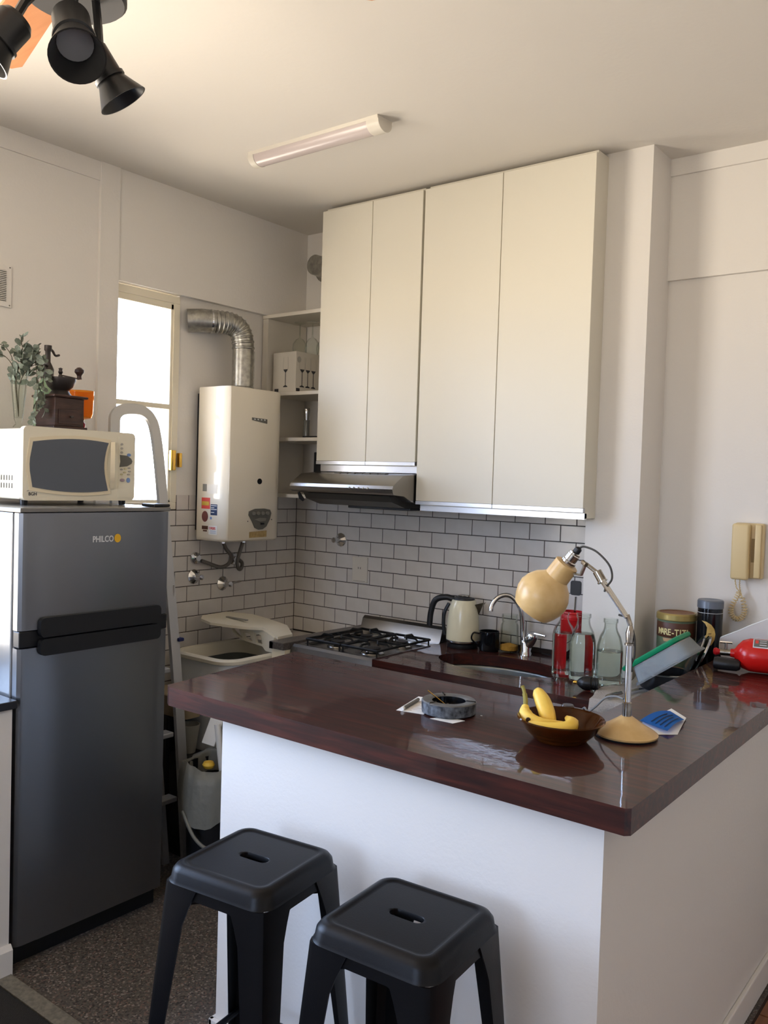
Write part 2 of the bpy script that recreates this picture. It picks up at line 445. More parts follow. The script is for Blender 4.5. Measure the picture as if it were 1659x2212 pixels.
sash = bx(-0.035, 0.0, -1.185, -0.870, 1.53, 1.545, bev=0.002); box(sash, -0.035, 0.0, -0.886, -0.870, 1.53, 2.462, bev=0.002)
box(sash, -0.035, 0.0, -1.185, -0.870, 2.436, 2.468, bev=0.002)
obj('sash', sash, m_frame, w1)
obj('muntin', bx(-0.035, 0.002, -1.185, -0.886, 1.970, 1.994, bev=0.003), m_frame, w1)
obj('pane', bx(-0.02, -0.016, -1.19, -0.884, 1.992, 2.44), m_pane, w1)
obj('pane', bx(-0.02, -0.016, -1.19, -0.884, 1.54, 1.972), m_pane, w1)
obj('latch', bx(0.0, 0.022, -0.884, -0.855, 1.685, 1.78, bev=0.004), m_brass, w1, smooth=True, label='brass latch plate')
obj('latch', bx(0.006, 0.03, -0.842, -0.826, 1.70, 1.768, bev=0.003), m_brass, w1, smooth=True, label='brass keeper plate')
w2 = window_frame('window_2', -0.10, -0.04, -4.00, -2.20, 0.92, 2.60, 0.05, m_frame, posts=(-3.10,))
obj('pane', bx(-0.072, -0.068, -3.95, -3.12, 0.97, 2.55), m_pane, w2); obj('pane', bx(-0.072, -0.068, -3.08, -2.25, 0.97, 2.55), m_pane, w2)
bm = B()
for a in ((1.55, 2.65, 1.3, 1.35), (1.55, 2.65, 2.35, 2.40), (1.55, 1.60, 1.35, 2.35), (2.60, 2.65, 1.35, 2.35), (2.08, 2.12, 1.35, 2.35)):
    box(bm, a[0], a[1], -5.95, -5.90, a[2], a[3])
w3 = struct('window_3', bm, m_frame)
obj('pane', bx(1.60, 2.08, -5.93, -5.926, 1.35, 2.35), m_pane, w3); obj('pane', bx(2.12, 2.60, -5.93, -5.926, 1.35, 2.35), m_pane, w3)

# tiles
TP, TH = 0.152, 0.0740
tile_cache = {}
def tile_mesh(w, h):
    k = (round(w, 4), round(h, 4))
    if k in tile_cache: return tile_cache[k]
    bm = B(); t = 0.006; b = 0.002
    loft(bm, [[(0, 0, 0), (w, 0, 0), (w, 0, h), (0, 0, h)], [(0, t - .002, 0), (w, t - .002, 0), (w, t - .002, h), (0, t - .002, h)],
              [(b, t, b), (w - b, t, b), (w - b, t, h - b), (b, t, h - b)]], cap0=False)
    bmesh.ops.recalc_face_normals(bm, faces=bm.faces)
    me = bpy.data.meshes.new('tile'); bm.to_mesh(me); bm.free(); me.materials.append(m_tile)
    tile_cache[k] = me; return me
G = 0.0032
def tiles(parent, start, end, k0, k1, place, clip=None):
    for k in range(k0, k1):
        ztop = 0.83 + (10 - k) * TH; z0 = ztop - TH + G / 2; z1 = ztop - G / 2
        off = 0.5 if k % 2 else 0.0
        n = -1
        while True:
            a = max((n + off) * TP, start(k)); b = min((n + 1 + off) * TP, end(k)); n += 1
            if (n - 1 + off) * TP >= end(k): break
            if b - a < 0.012: continue
            zz0 = max(z0, clip(a)) if clip else z0
            if z1 - zz0 < 0.008: continue
            me = tile_mesh(b - a - G, z1 - zz0)
            o = bpy.data.objects.new('tile', me); COL.objects.link(o); o.parent = parent
            place(o, a + G / 2, b - G / 2, zz0)
def plN(o, a, b, z): o.location = (b, -0.0, z); o.rotation_euler = (0, 0, PI)      # proud toward -y
def plW(o, a, b, z): o.location = (0.0, -a, z); o.rotation_euler = (0, 0, -PI / 2)  # proud toward +x
tiles(wall_back, lambda k: 0.003, lambda k: 1.81, 0, 10, plN, clip=lambda a: 0.94 if a > 0.95 else 0.83)
tiles(wall_left, lambda k: 0.0065, lambda k: 0.835 if k == 0 else 1.30, 0, 13, plW)
obj('grout', bx(0.0, 1.81, -0.0035, 0.0, 0.80, 1.568), m_grout, wall_back)
g = bx(0.0, 0.0035, -0.838, 0.0, 0.60, 1.568); box(g, 0.0, 0.0035, -1.2, -0.838, 0.60, 1.50)
obj('grout', g, m_grout, wall_left)
struct('trim_5', bx(0.007, 0.50, -0.34, -0.007, 0.0, 0.826, bev=0.004), m_tile)

# bar walls
pw = B()
box(pw, 1.44, 2.60, -1.81, -1.69, 0.0, 0.984); box(pw, 2.42, 2.60, -1.69, -0.0, 0.0, 0.984)
struct('wall_bar', pw, m_wall)
bb = B()
box(bb, 1.425, 2.60, -1.825, -1.81, 0.0, 0.09, bev=0.003); box(bb, 1.425, 1.44, -1.825, -1.69, 0.0, 0.09, bev=0.003)
struct('baseboard_front', bb, m_wall)
struct('baseboard_right', bx(2.60, 2.615, -1.825, 0.0, 0.004, 0.10, bev=0.004), m_wall)

# ------------------------------------------------------------------ bar top and sink counter
def slab(outer, z0, z1, holes=(), bev=0.02, seg=4):
    bm = B(); prism(bm, outer, z0, z1, holes)
    hv = set()
    es = []
    n = len(outer)
    bm.edges.ensure_lookup_table()
    for e in bm.edges:
        if len(e.link_faces) == 2 and e.calc_face_angle(0) > 0.6 and abs(e.verts[0].co.z - e.verts[1].co.z) < 1e-6:
            m_ = (e.verts[0].co + e.verts[1].co) / 2
            if any(abs((Vector(outer[(i + 1) % n]) - Vector(outer[i])).cross(m_.xy - Vector(outer[i]))) < 1e-6 for i in range(n)) : es.append(e)
    bmesh.ops.bevel(bm, geom=es, offset=bev, segments=seg, affect='EDGES', profile=0.5)
    return bm
o = obj('bar_countertop', slab([(1.265, -1.865), (2.664, -1.868), (2.674, -1.858), (2.664, -0.004), (2.335, -0.004), (2.335, -1.215), (1.155, -1.215), (1.165, -1.24), (1.24, -1.85)], 0.985, 1.04, bev=0.0268, seg=6), m_mah, smooth=30)
tag(o, 'glossy dark mahogany L-shaped bar top with rounded edge on white half wall', 'countertop')
hole = ellipse(1.52, -0.365, 0.285, 0.165, 44)
o = obj('sink_countertop', slab([(1.082, -0.665), (2.415, -0.665), (2.415, -0.004), (2.034, -0.004), (2.034, -0.224), (1.806, -0.224), (1.806, -0.008), (1.082, -0.008)], 0.872, 0.92, [hole], bev=0.014, seg=3), m_mah, smooth=30)
tag(o, 'lower dark mahogany worktop holding the oval sink under the tiled wall', 'countertop')
sk = thing('kitchen_sink', 'oval stainless steel sink basin set into lower dark wood worktop', 'sink', (1.52, -0.365, 0.72))
bm = B()
loft(bm, [[(1.52 + x * s, -0.365 + y * s, z) for x, y in ellipse(0, 0, 0.29, 0.17, 44)] for s, z in ((1.04, 0.8715), (1.0, 0.8715), (0.985, 0.86), (0.94, 0.78), (0.85, 0.735), (0.6, 0.722), (0.12, 0.718))], cap0=False)
obj('basin', bm, m_sinksteel, sk, smooth='all')
bm = B(); lathe(bm, [(0.0, 0.7205), (0.032, 0.7205), (0.036, 0.7185)], (1.52, -0.365, 0), 24); obj('drain', bm, m_chrome, sk, smooth=True)
# base cabinet
bc = thing('base_cabinet', 'white base cabinet with doors under the lower sink worktop', 'cabinet', (1.7, -0.35, 0.0))
bm = bx(1.09, 2.40, -0.60, -0.23, 0.10, 0.70); box(bm, 1.09, 1.11, -0.60, -0.02, 0.0, 0.868); box(bm, 2.38, 2.40, -0.60, -0.24, 0.0, 0.868); box(bm, 1.09, 2.40, -0.60, -0.58, 0.70, 0.868)
obj('carcass', bm, m_white, bc)
for i in range(3):
    d = obj('door', bx(1.095 + i * 0.435, 1.525 + i * 0.435, -0.622, -0.602, 0.12, 0.855, bev=0.002), m_white, bc)
    obj('edge_strip', bx(1.095 + i * 0.435, 1.525 + i * 0.435, -0.625, -0.604, 0.8555, 0.868), m_alu, d)

# narrow cabinet with stone top
nc = thing('narrow_cabinet', 'narrow cream cabinet with dark stone strip top left of the stove', 'cabinet', (0.553, -0.35, 0.0))
obj('carcass', bx(0.512, 0.592, -0.68, -0.02, 0.0, 0.888), m_cream, nc)
obj('stone_top', bx(0.508, 0.596, -0.695, -0.008, 0.889, 0.922, bev=0.003), m_granite, nc)
obj('stone_lip', bx(0.508, 0.53, -0.695, -0.694, 0.889, 0.92), m_sill, nc)

# ------------------------------------------------------------------ stove
st = thing('gas_stove', 'stainless steel four burner gas stove with black pan grates', 'stove', (0.84, -0.38, 0))
obj('body', bx(0.602, 1.076, -0.64, -0.09, 0.0, 0.868), P('stove_side', (60, 60, 62), 0.5), st)
obj('oven_door', bx(0.61, 1.068, -0.665, -0.642, 0.18, 0.76, bev=0.004), m_tintgrey, st)
bm = B()
prism(bm, [(-0.672, 0.775), (-0.672, 0.845), (-0.66, 0.868), (-0.645, 0.905), (-0.63, 0.915), (-0.60, 0.915), (-0.60, 0.90), (-0.11, 0.90), (-0.11, 0.868), (-0.64, 0.868), (-0.64, 0.775)], 0.602, 1.076, fn=FY)
obj('cooktop', bm, m_steel, st, smooth=30)
for a_, b_ in ((0.602, 0.625), (1.053, 1.076)): obj('side_rim', bx(a_, b_, -0.60, -0.11, 0.9005, 0.915, bev=0.003), m_steel, st)
bm = B(); prism(bm, [(-0.095, 0.87), (-0.095, 0.975), (-0.105, 0.99), (-0.12, 0.992), (-0.135, 0.98), (-0.15, 0.93), (-0.17, 0.90), (-0.17, 0.87)], 0.60, 1.078, fn=FY)
obj('backguard', bm, m_steel, st, smooth=30)
for i in range(5):
    bm = B(); lathe(bm, [(0.0, 0), (0.018, 0), (0.016, 0.02), (0.0, 0.02)], (0.66 + i * 0.09, -0.672, 0.81), 16, axis_m((0, -1, 0))); obj('knob', bm, m_black, st, smooth=True)
for i in range(6):
    obj('slot_hole', bx(0.66 + i * 0.07, 0.665 + i * 0.07, -0.6735, -0.672, 0.848, 0.852), m_black, st)
for bxc, byc, br in ((0.735, -0.48, 0.036), (0.945, -0.49, 0.042), (0.735, -0.27, 0.032), (0.945, -0.27, 0.034)):
    bm = B(); lathe(bm, [(br + 0.012, 0.9005), (br + 0.014, 0.906), (br, 0.914), (br, 0.918)], (bxc, byc, 0), 24)
    b_ = obj('burner', bm, m_chrome, st, smooth=True)
    bm = B(); lathe(bm, [(br - 0.006, 0.918), (br - 0.004, 0.926), (0.0, 0.928)], (bxc, byc, 0), 24); obj('burner_cap', bm, m_castiron, b_, smooth=True)
for gx in (0.735, 0.945):
    bm = B(); z = 0.935
    fr = [(gx - 0.098, -0.585), (gx + 0.098, -0.585), (gx + 0.098, -0.185), (gx - 0.098, -0.185), (gx - 0.098, -0.585)]
    tube(bm, [(a, b, z) for a, b in fr], 0.006, 6)
    tube(bm, [(gx - 0.098, -0.385, z), (gx + 0.098, -0.385, z)], 0.006, 6)
    for cy in (-0.485, -0.275):
        for dx, dy in ((1, 0), (-1, 0), (0, 1), (0, -1)):
            e0 = Vector((gx + dx * 0.098, cy + dy * 0.098, z)); e1 = Vector((gx + dx * 0.03, cy + dy * 0.03, z))
            tube(bm, [e0, e0.lerp(e1, 0.25) + Vector((0, 0, 0.013)), e1 + Vector((0, 0, 0.013)), e1 + Vector((0, 0, 0.002))], 0.0052, 6)
    for a in (-0.095, 0.095):
        for b in (-0.58, -0.19): tube(bm, [(gx + a, b, z), (gx + a, b, 0.9)], 0.004, 6)
    obj('grate', bm, m_castiron, st, smooth=True)
# ------------------------------------------------------------------ extractor hood
hd = thing('extractor_hood', 'stainless steel extractor hood under the short wall cabinet', 'extractor hood', (0.73, -0.25, 1.57))
nose = [(-0.43, 1.69), (-0.49, 1.652), (-0.502, 1.644), (-0.508, 1.63), (-0.502, 1.613), (-0.49, 1.605), (-0.42, 1.60), (-0.36, 1.575), (-0.30, 1.566), (-0.02, 1.566), (-0.02, 1.700), (-0.33, 1.700)]
bm = B(); prism(bm, nose, 0.43, 1.041, fn=FY); obj('housing', bm, m_steel, hd, smooth=30)
bm = B(); prism(bm, [(-0.46, 1.600), (-0.44, 1.572), (-0.34, 1.545), (-0.10, 1.545), (-0.08, 1.566), (-0.30, 1.5655), (-0.42, 1.5995)], 0.475, 0.99, fn=FY); obj('filter_panel', bm, P('dark_filter', (70, 68, 64), 0.4, 0.6), hd)
obj('light_bar', bx(0.62, 0.99, -0.30, -0.22, 1.532, 1.545, bev=0.003), m_black, hd)
for i in range(5):
    bm = B(); lathe(bm, [(0.0045, 0), (0.004, 0.003), (0, 0.003)], (0.80 + i * 0.026, -0.507, 1.631), 10, axis_m((0, -1, 0))); obj('button', bm, m_chrome, hd, smooth=True)
for i in range(7):
    x0 = 0.60 + i * 0.045; bm = B()
    q = [(x0, -0.385, 1.6974), (x0 + 0.034, -0.385, 1.6974), (x0 + 0.034, -0.355, 1.7003), (x0, -0.355, 1.7003)]
    loft(bm, [[(a, b, c - 0.002) for a, b, c in q], [(a, b, c + 0.0006) for a, b, c in q]]); obj('vent_slot', bm, P('vent_dark', (96, 92, 86), 0.5, 0.5) if i == 0 else bpy.data.materials['vent_dark'], hd)
bm = B(); tube(bm, [(0.445, -0.46, 1.60), (0.45, -0.45, 1.575), (0.46, -0.44, 1.56)], [0.006, 0.011, 0.007], 8); obj('lever', bm, m_black, hd, smooth=True)
fb = tag(obj('flue_box', bx(0.335, 0.425, -0.24, -0.12, 1.585, 1.80, bev=0.004), m_black), 'small black box on open shelf beside the extractor hood', 'box')

# ------------------------------------------------------------------ wall cabinets
def wall_cab(label, x0, x1, splits, zb, drop):
    c = thing('wall_cabinet', label, 'cabinet', ((x0 + x1) / 2, -0.16, zb - drop), 0, 'tall white wall cabinets')
    bm = bx(x0 + 0.012, x1 - 0.004, -0.318, -0.003, zb - drop, 2.972); obj('carcass', bm, m_white, c)
    s = [x0] + splits + [x1]
    for a, b in zip(s, s[1:]):
        d = obj('door', bx(a + 0.0015, b - 0.0015, -0.340, -0.321, zb + 0.016, 2.958, bev=0.0012, seg=1), m_white, c)
        obj('grip_profile', bx(a + 0.0015, b - 0.0015, -0.341, -0.321, zb, zb + 0.0155), m_alu, d, label='aluminium edge profile')
    obj('bottom_rail', bx(x0 + 0.014, x1 - 0.004, -0.3195, -0.30, zb - drop - 0.004, zb - 0.004), m_alu, c)
    return c
wall_cab('shorter two-door white wall cabinet directly above the extractor hood', 0.442, 1.038, [0.752], 1.738, 0.030)
wall_cab('longer two-door white wall cabinet beside the column', 1.046, 1.853, [1.441], 1.566, 0.024)
# ------------------------------------------------------------------ open shelf unit
su = thing('shelf_unit', 'open white corner shelf unit between water heater and cabinets', 'shelf', (0.24, -0.15, 1.57))
obj('side_panel', bx(0.008, 0.046, -0.298, -0.008, 1.566, 2.486), m_shelf, su)
for zz in (2.487, 2.085, 1.853, 1.566): obj('shelf_board', bx(0.046 if zz < 2.4 else 0.008, 0.442, -0.302, -0.008, zz, zz + 0.018, bev=0.001, seg=1), m_shelf, su)
# box with wine glass print
gb = thing('wine_glass_box', 'white carton printed with wine glasses on the upper open shelf', 'box', (0.240, -0.288, 2.1035), math.radians(-3))
# local frame: corner at origin, left face along -x, right face along +y
obj('carton', bx(-0.17, 0.0, 0.0, 0.20, 0.0, 0.205, bev=0.001, seg=1), m_cardbox, gb, local=True)
def glass_print(px, fn, name='glass_print'):
    bm = B()
    outl = [(-0.012, 0.005), (0.012, 0.005), (0.010, 0.009), (0.0015, 0.012), (0.0015, 0.060), (0.008, 0.066), (0.012, 0.072), (-0.012, 0.072), (-0.008, 0.066), (-0.0015, 0.060), (-0.0015, 0.012), (-0.010, 0.009)]
    prism(bm, [(px + a * 1.35, 0.02 + b * 1.35) for a, b in outl], 0.0002, 0.0008, fn=fn); o = obj(name, bm, m_letterdark, gb, local=True)
    for s in (-1, 1):
        bm = B(); prism(bm, [(px + s * 0.016, 0.117), (px + s * 0.019, 0.135), (px + s * 0.015, 0.18), (px + s * 0.016, 0.18), (px + s * 0.0205, 0.135), (px + s * 0.0175, 0.117)], 0.0002, 0.0006, fn=fn)
        obj('glass_outline', bm, m_btn, gb, local=True)
glass_print(-0.075, lambda u, v, w: (u, -w, v))
for yy in (0.045, 0.085, 0.125): glass_print(yy, lambda u, v, w: (w, u, v))
bm = B(); prism(bm, ellipse(0.022, 0.165, 0.014, 0.016, 20), 0.0002, 0.0007, fn=lambda u, v, w: (w, u, v)); obj('round_seal', bm, m_btn, gb, local=True)
for i, (a, b, w_) in enumerate(((-0.155, -0.125, 0), (0.005, 0.03, 1))):
    bm = B(); prism(bm, [(a, 0.004), (b, 0.004), (b, 0.02), (a, 0.02)], 0.0002, 0.0007, fn=(lambda u, v, w: (u, -w, v)) if w_ == 0 else (lambda u, v, w: (w, u, v))); obj('small_label', bm, m_letterdark, gb, local=True)
# inverted glasses on top of the carton
def stem_glass(label, x, y, z, s=1.0):
    g_ = thing('wine_glass', label, 'wine glass', (x, y, z), 0, 'upturned wine glasses on the carton')
    bm = B(); lathe(bm, [(0.033 * s, 0), (0.038 * s, 0.03 * s), (0.036 * s, 0.055 * s), (0.02 * s, 0.078 * s), (0.005 * s, 0.085 * s), (0.0035 * s, 0.10 * s)], (0, 0, 0), 20, cap0=False, cap1=False); obj('bowl', bm, m_thin, g_, smooth='all', local=True)
    bm = B(); lathe(bm, [(0.0035 * s, 0.10 * s), (0.003 * s, 0.155 * s), (0.03 * s, 0.163 * s), (0.032 * s, 0.165 * s), (0, 0.167 * s)], (0, 0, 0), 20); obj('stem_and_foot', bm, m_thin, g_, smooth='all', local=True)
for lb, x, y in (('upturned clear wine glass at the left end of the carton top', 0.16, -0.18), ('upturned clear wine glass second from left on the carton', 0.235, -0.165),
                 ('upturned clear wine glass third from left on the carton', 0.25, -0.095), ('upturned clear wine glass next to the cabinet side on the carton', 0.325, -0.15)):
    stem_glass(lb, x, y, 2.3095)
pm = thing('pepper_mill', 'slim chrome and glass mill on the middle open shelf', 'pepper mill', (0.215, -0.17, 1.8715))
bm = B(); lathe(bm, [(0.020, 0), (0.020, 0.008), (0.016, 0.012), (0.015, 0.09), (0.018, 0.096)], (0.215, -0.17, 1.8715), 20); obj('body', bm, P('smoky_clear', (120, 118, 110), 0.2), pm, smooth=True)
bm = B(); lathe(bm, [(0.014, 0.096), (0.018, 0.13), (0.021, 0.15), (0.018, 0.158), (0, 0.160)], (0.215, -0.17, 1.8715), 20); obj('head', bm, m_chrome, pm, smooth=True)
tag(obj('dark_tray', bx(0.27, 0.43, -0.26, -0.12, 1.8715, 1.881, bev=0.004), m_black), 'thin black tray lying on the middle open shelf', 'tray')
# round chrome flue collar on the wall high beside cabinets
bm = B(); lathe(bm, [(0.075, 0), (0.075, 0.012), (0.055, 0.02), (0.052, 0.10), (0.0, 0.10)], (0.175, -0.001, 2.79), 28, axis_m((0, -1, 0)))
tag(obj('vent_outlet', bm, m_galv, smooth=True), 'round metal flue outlet half hidden behind the tall wall cabinet', 'vent')

# ------------------------------------------------------------------ ceiling tube light
tl = thing('ceiling_light', 'long slim fluorescent batten fixed flat on the ceiling', 'ceiling light', (0.96, -0.98, H0))
bm = B(); prism(bm, [(-0.045, 0), (0.045, 0), (0.042, -0.012), (-0.042, -0.012)], 0.64, 1.31, fn=lambda u, v, w: (w, -0.978 + u, H0 + v)); obj('base_plate', bm, m_shelf, tl)
arc = [(0.040 * math.cos(PI * i / 12), -0.012 - 0.036 * math.sin(PI * i / 12)) for i in range(13)]
bm = B(); prism(bm, arc, 0.665, 1.255, fn=lambda u, v, w: (w, -0.978 + u, H0 + v)); obj('diffuser', bm, m_diffuser, tl, smooth=40)
arc2 = [(a * 1.05, b if i in (0, 12) else b - 0.0015) for i, (a, b) in enumerate(arc)]
for a, b in ((0.635, 0.665), (1.255, 1.312)):
    bm = B(); prism(bm, arc2, a, b, fn=lambda u, v, w: (w, -0.978 + u, H0 + v)); obj('end_cap', bm, m_shelf, tl, smooth=40)

# ------------------------------------------------------------------ ceiling fan with spotlights
fan = thing('ceiling_fan', 'black ceiling fan with copper toned blade and three spotlights', 'ceiling fan', (1.72, -2.50, H0))
hc = Vector((1.72, -2.50, 0))
bm = B(); lathe(bm, [(0.0, H0), (0.06, H0), (0.06, 2.94), (0.014, 2.92), (0.014, 2.80), (0.0, 2.80)], (hc.x, hc.y, 0), 24); obj('downrod', bm, m_spot, fan, smooth=True)
bm = B(); lathe(bm, [(0.0, 2.82), (0.07, 2.82), (0.095, 2.79), (0.10, 2.70), (0.09, 2.655), (0.0, 2.655)], (hc.x, hc.y, 0), 36); obj('motor', bm, m_spot, fan, smooth=True)
bm = B(); lathe(bm, [(0.0, 2.655), (0.085, 2.655), (0.10, 2.64), (0.10, 2.605), (0.095, 2.60), (0.0, 2.60)], (hc.x, hc.y, 0), 36); obj('hub_plate', bm, m_hub, fan, smooth=True)
for k, a in enumerate((166, 46, 286)):
    bm = B(); r0, r1 = 0.12, 0.63
    prism(bm, [(r0, -0.045), (r1 - 0.03, -0.068), (r1, -0.05), (r1, 0.05), (r1 - 0.03, 0.068), (r0, 0.045)], 2.70, 2.708)
    bmesh.ops.rotate(bm, verts=bm.verts, cent=(0, 0, 0), matrix=Matrix.Rotation(math.radians(a), 3, 'Z')); bmesh.ops.translate(bm, verts=bm.verts, vec=(hc.x, hc.y, 0))
    bl = obj('blade', bm, m_blade, fan)
    bm = bx(0.085, 0.20, -0.016, 0.016, 2.692, 2.699); bmesh.ops.rotate(bm, verts=bm.verts, cent=(0, 0, 0), matrix=Matrix.Rotation(math.radians(a), 3, 'Z')); bmesh.ops.translate(bm, verts=bm.verts, vec=(hc.x, hc.y, 0))
    obj('blade_bracket', bm, m_spot, bl)
def spot(anchor, back, front, r=0.033, flare=0.052, ln=0.0):
    back = Vector(back); front = Vector(front); d = (front - back); L = d.length; mt = axis_m(d)
    bm = B(); lathe(bm, [(0.0, 0), (r * 0.8, 0.0), (r, 0.01), (r, L * 0.55), (r * 1.12, L * 0.56), (r * 1.12, L * 0.62), (r, L * 0.63), (flare, L), (flare - 0.003, L), (r * 0.95, L * 0.68), (0.0, L * 0.68)], back, 32, mt)
    s_ = obj('spotlight', bm, m_spot, fan, smooth=25)
    bm = B(); lathe(bm, [(r * 0.93, L * 0.685), (r * 0.6, L * 0.70), (0.0, L * 0.705)], back, 24, mt); obj('lens', bm, m_lens, s_, smooth=True)
    bm = B(); mid = back + d * 0.3
    tube(bm, [Vector(anchor), (Vector(anchor) + mid) / 2 + Vector((0, 0, 0.01)), mid], 0.009, 8); obj('swivel_arm', bm, m_spot, s_, smooth=True)
spot((1.765, -2.53, 2.602), (1.752, -2.528, 2.545), (1.843, -2.570, 2.428), r=0.036)
spot((1.745, -2.47, 2.602), (1.765, -2.493, 2.500), (1.797, -2.437, 2.407), r=0.028, flare=0.05)
spot((1.69, -2.56, 2.602), (1.745, -2.63, 2.50), (1.715, -2.68, 2.42), r=0.034, flare=0.05)

# ------------------------------------------------------------------ fridge
fr = thing('refrigerator', 'graphite grey two-door refrigerator standing beside the window wall', 'refrigerator', (0.34, -1.68, 0))
obj('body', bx(0.05, 0.585, -1.978, -1.378, 0.03, 1.525, bev=0.006), m_fridgeside, fr)
obj('gasket', bx(0.585, 0.597, -1.972, -1.384, 0.06, 1.515), m_black, fr)
obj('top_cover', bx(0.05, 0.64, -1.982, -1.374, 1.526, 1.541, bev=0.003), P('fridge_top', (120, 118, 114), 0.25, 0.3), fr)
def fdoor(z0, z1):
    bm = B()
    prof = [(0.597, -1.978), (0.597, -1.378), (0.628, -1.376), (0.638, -1.384), (0.640, -1.40), (0.640, -1.425), (0.642, -1.43), (0.642, -1.90), (0.640, -1.905), (0.640, -1.955), (0.636, -1.970), (0.626, -1.980)]
    prism(bm, prof, z0, z1); return obj('door', bm, m_fridge, fr, smooth=25)
d1 = fdoor(1.135, 1.524); d2 = fdoor(0.075, 1.075)
obj('divider', bx(0.597, 0.636, -1.978, -1.378, 1.077, 1.133, bev=0.004), m_black, fr)
for d_, z0, z1 in ((d1, 1.110, 1.175), (d2, 1.048, 1.104)):
    bm = B(); prism(bm, rrect(0.245, (z1 - z0) / 2, 0.018, 4, -1.672, (z0 + z1) / 2), 0.6425, 0.664, fn=FY)
    obj('handle', bm, m_black, d_, smooth=30)
obj('hinge_cover', bx(0.56, 0.64, -1.45, -1.376, 1.5415, 1.553, bev=0.004), m_black, fr)
obj('kick_plate', bx(0.52, 0.60, -1.97, -1.385, 0.0, 0.07), m_black, fr)
text('lettering', 'PHILCO', 0.030, (0.6430, -1.714, 1.420), (0, 1, 0), (0, 0, 1), m_letter, d1, xs=0.82)
bm = B(); prism(bm, ellipse(-1.611, 1.431, 0.0135, 0.0155, 24), 0.6425, 0.6435, fn=FY); bd = obj('badge', bm, m_badge, d1, label='yellow round badge')

# ------------------------------------------------------------------ microwave
mw = thing('microwave_oven', 'cream microwave oven with dark curved window on the refrigerator', 'microwave oven', (0.29, -1.64, 1.5415))
obj('case', bx(0.13, 0.425, -1.865, -1.405, 1.562, 1.812, bev=0.005), m_creamplastic, mw)
bm = B(); prism(bm, rrect(0.233, 0.131, 0.018, 5, -1.635, 1.690), 0.426, 0.45, fn=FY)
bmesh.ops.bevel(bm, geom=[e for e in bm.edges if all(v.co.x > 0.449 for v in e.verts) and e.calc_face_angle(0) > 0.8], offset=0.006, segments=3, affect='EDGES')
obj('front_panel', bm, m_creamplastic, mw, smooth=30)
for a, b in ((0.15, -1.85), (0.43, -1.84), (0.15, -1.43), (0.43, -1.43)):
    bm = B(); lathe(bm, [(0.012, 1.5415), (0.014, 1.562)], (a - 0.02, b, 0), 12); obj('foot', bm, m_black, mw)
def curvewin(x0, x1, ins=0.0):
    p = []
    yl, yr = -1.845 + ins, -1.525 - ins
    for i in range(13):   # bottom, left to right
        t = i / 12; p.append((yl + 0.012 + (yr - yl - 0.012) * t, 1.617 + ins - 0.028 * math.sin(PI * (0.12 + 0.62 * t))))
    for i in range(1, 9):  # right concave side
        t = i / 9; p.append((yr - 0.018 * math.sin(PI * t), 1.600 + ins + t * (0.182 - 2 * ins)))
    for i in range(13):
        t = 1 - i / 12; p.append((yl + 0.012 + (yr - yl - 0.012) * t, 1.757 - ins + 0.028 * math.sin(PI * (0.12 + 0.62 * t))))
    for i in range(1, 6):
        t = i / 6; p.append((yl + 0.012 - 0.012 * math.sin(PI * t), 1.757 - (1.757 - 1.617) * t))
    bm = B(); prism(bm, p, x0, x1, fn=FY); return bm
dr = obj('door', curvewin(0.4502, 0.4530, -0.012), m_cream, mw, smooth=30)
obj('window', curvewin(0.4530, 0.4545), P('oven_window', (84, 90, 99), 0.3), dr)
bm = B(); tube(bm, smoothpath([(0.452, -1.505, 1.605), (0.470, -1.517, 1.65), (0.474, -1.520, 1.69), (0.470, -1.517, 1.735), (0.452, -1.505, 1.78)]), 1.0, prof=rect_prof(0.008, 0.016)); obj('handle', bm, m_cream, dr, smooth=40)
cp = obj('control_panel', bx(0.4502, 0.4515, -1.478, -1.408, 1.57, 1.805), m_creamplastic, mw)
def mbtn(y, z, a, b, m): 
    bm = B(); prism(bm, ellipse(y, z, a, b, 16), 0.4515, 0.4532, fn=FY); obj('button', bm, m, cp)
for z in (1.776, 1.760, 1.744): mbtn(-1.465, z, 0.006, 0.0045, m_btn)
mbtn(-1.432, 1.736, 0.009, 0.006, m_btnblue)
bm = B(); prism(bm, [(-1.473, 1.735), (-1.44, 1.733), (-1.422, 1.722), (-1.416, 1.712), (-1.42, 1.702), (-1.44, 1.692), (-1.474, 1.688), (-1.470, 1.71)], 0.4515, 0.4535, fn=FY); obj('display', bm, m_panel, cp)
for i, (y, z) in enumerate(((-1.465, 1.679), (-1.447, 1.682), (-1.43, 1.685), (-1.45, 1.668), (-1.428, 1.672), (-1.464, 1.660), (-1.432, 1.660))): mbtn(y, z, 0.0065, 0.0035, (m_btn, m_btnyel)[i % 2])
mbtn(-1.460, 1.638, 0.011, 0.006, m_btnpink); mbtn(-1.433, 1.638, 0.0085, 0.0095, m_btnblue)
text('lettering', 'BGH', 0.016, (0.4503, -1.846, 1.577), (0, 1, 0), (0, 0, 1), m_letterdark, mw)
bm = B(); tube(bm, smoothpath([(0.4506, -1.852, 1.592), (0.4506, -1.83, 1.598), (0.4506, -1.806, 1.592)], 4), 0.0007, 4); obj('logo_arc', bm, m_letterdark, mw)
for zz in (1.60, 1.628):
    for i in range(5): obj('vent_slit', bx(0.30 + i * 0.018, 0.306 + i * 0.018, -1.8662, -1.8648, zz, zz + 0.018), m_panel, mw)

# ------------------------------------------------------------------ things on the microwave
ZM = 1.8215
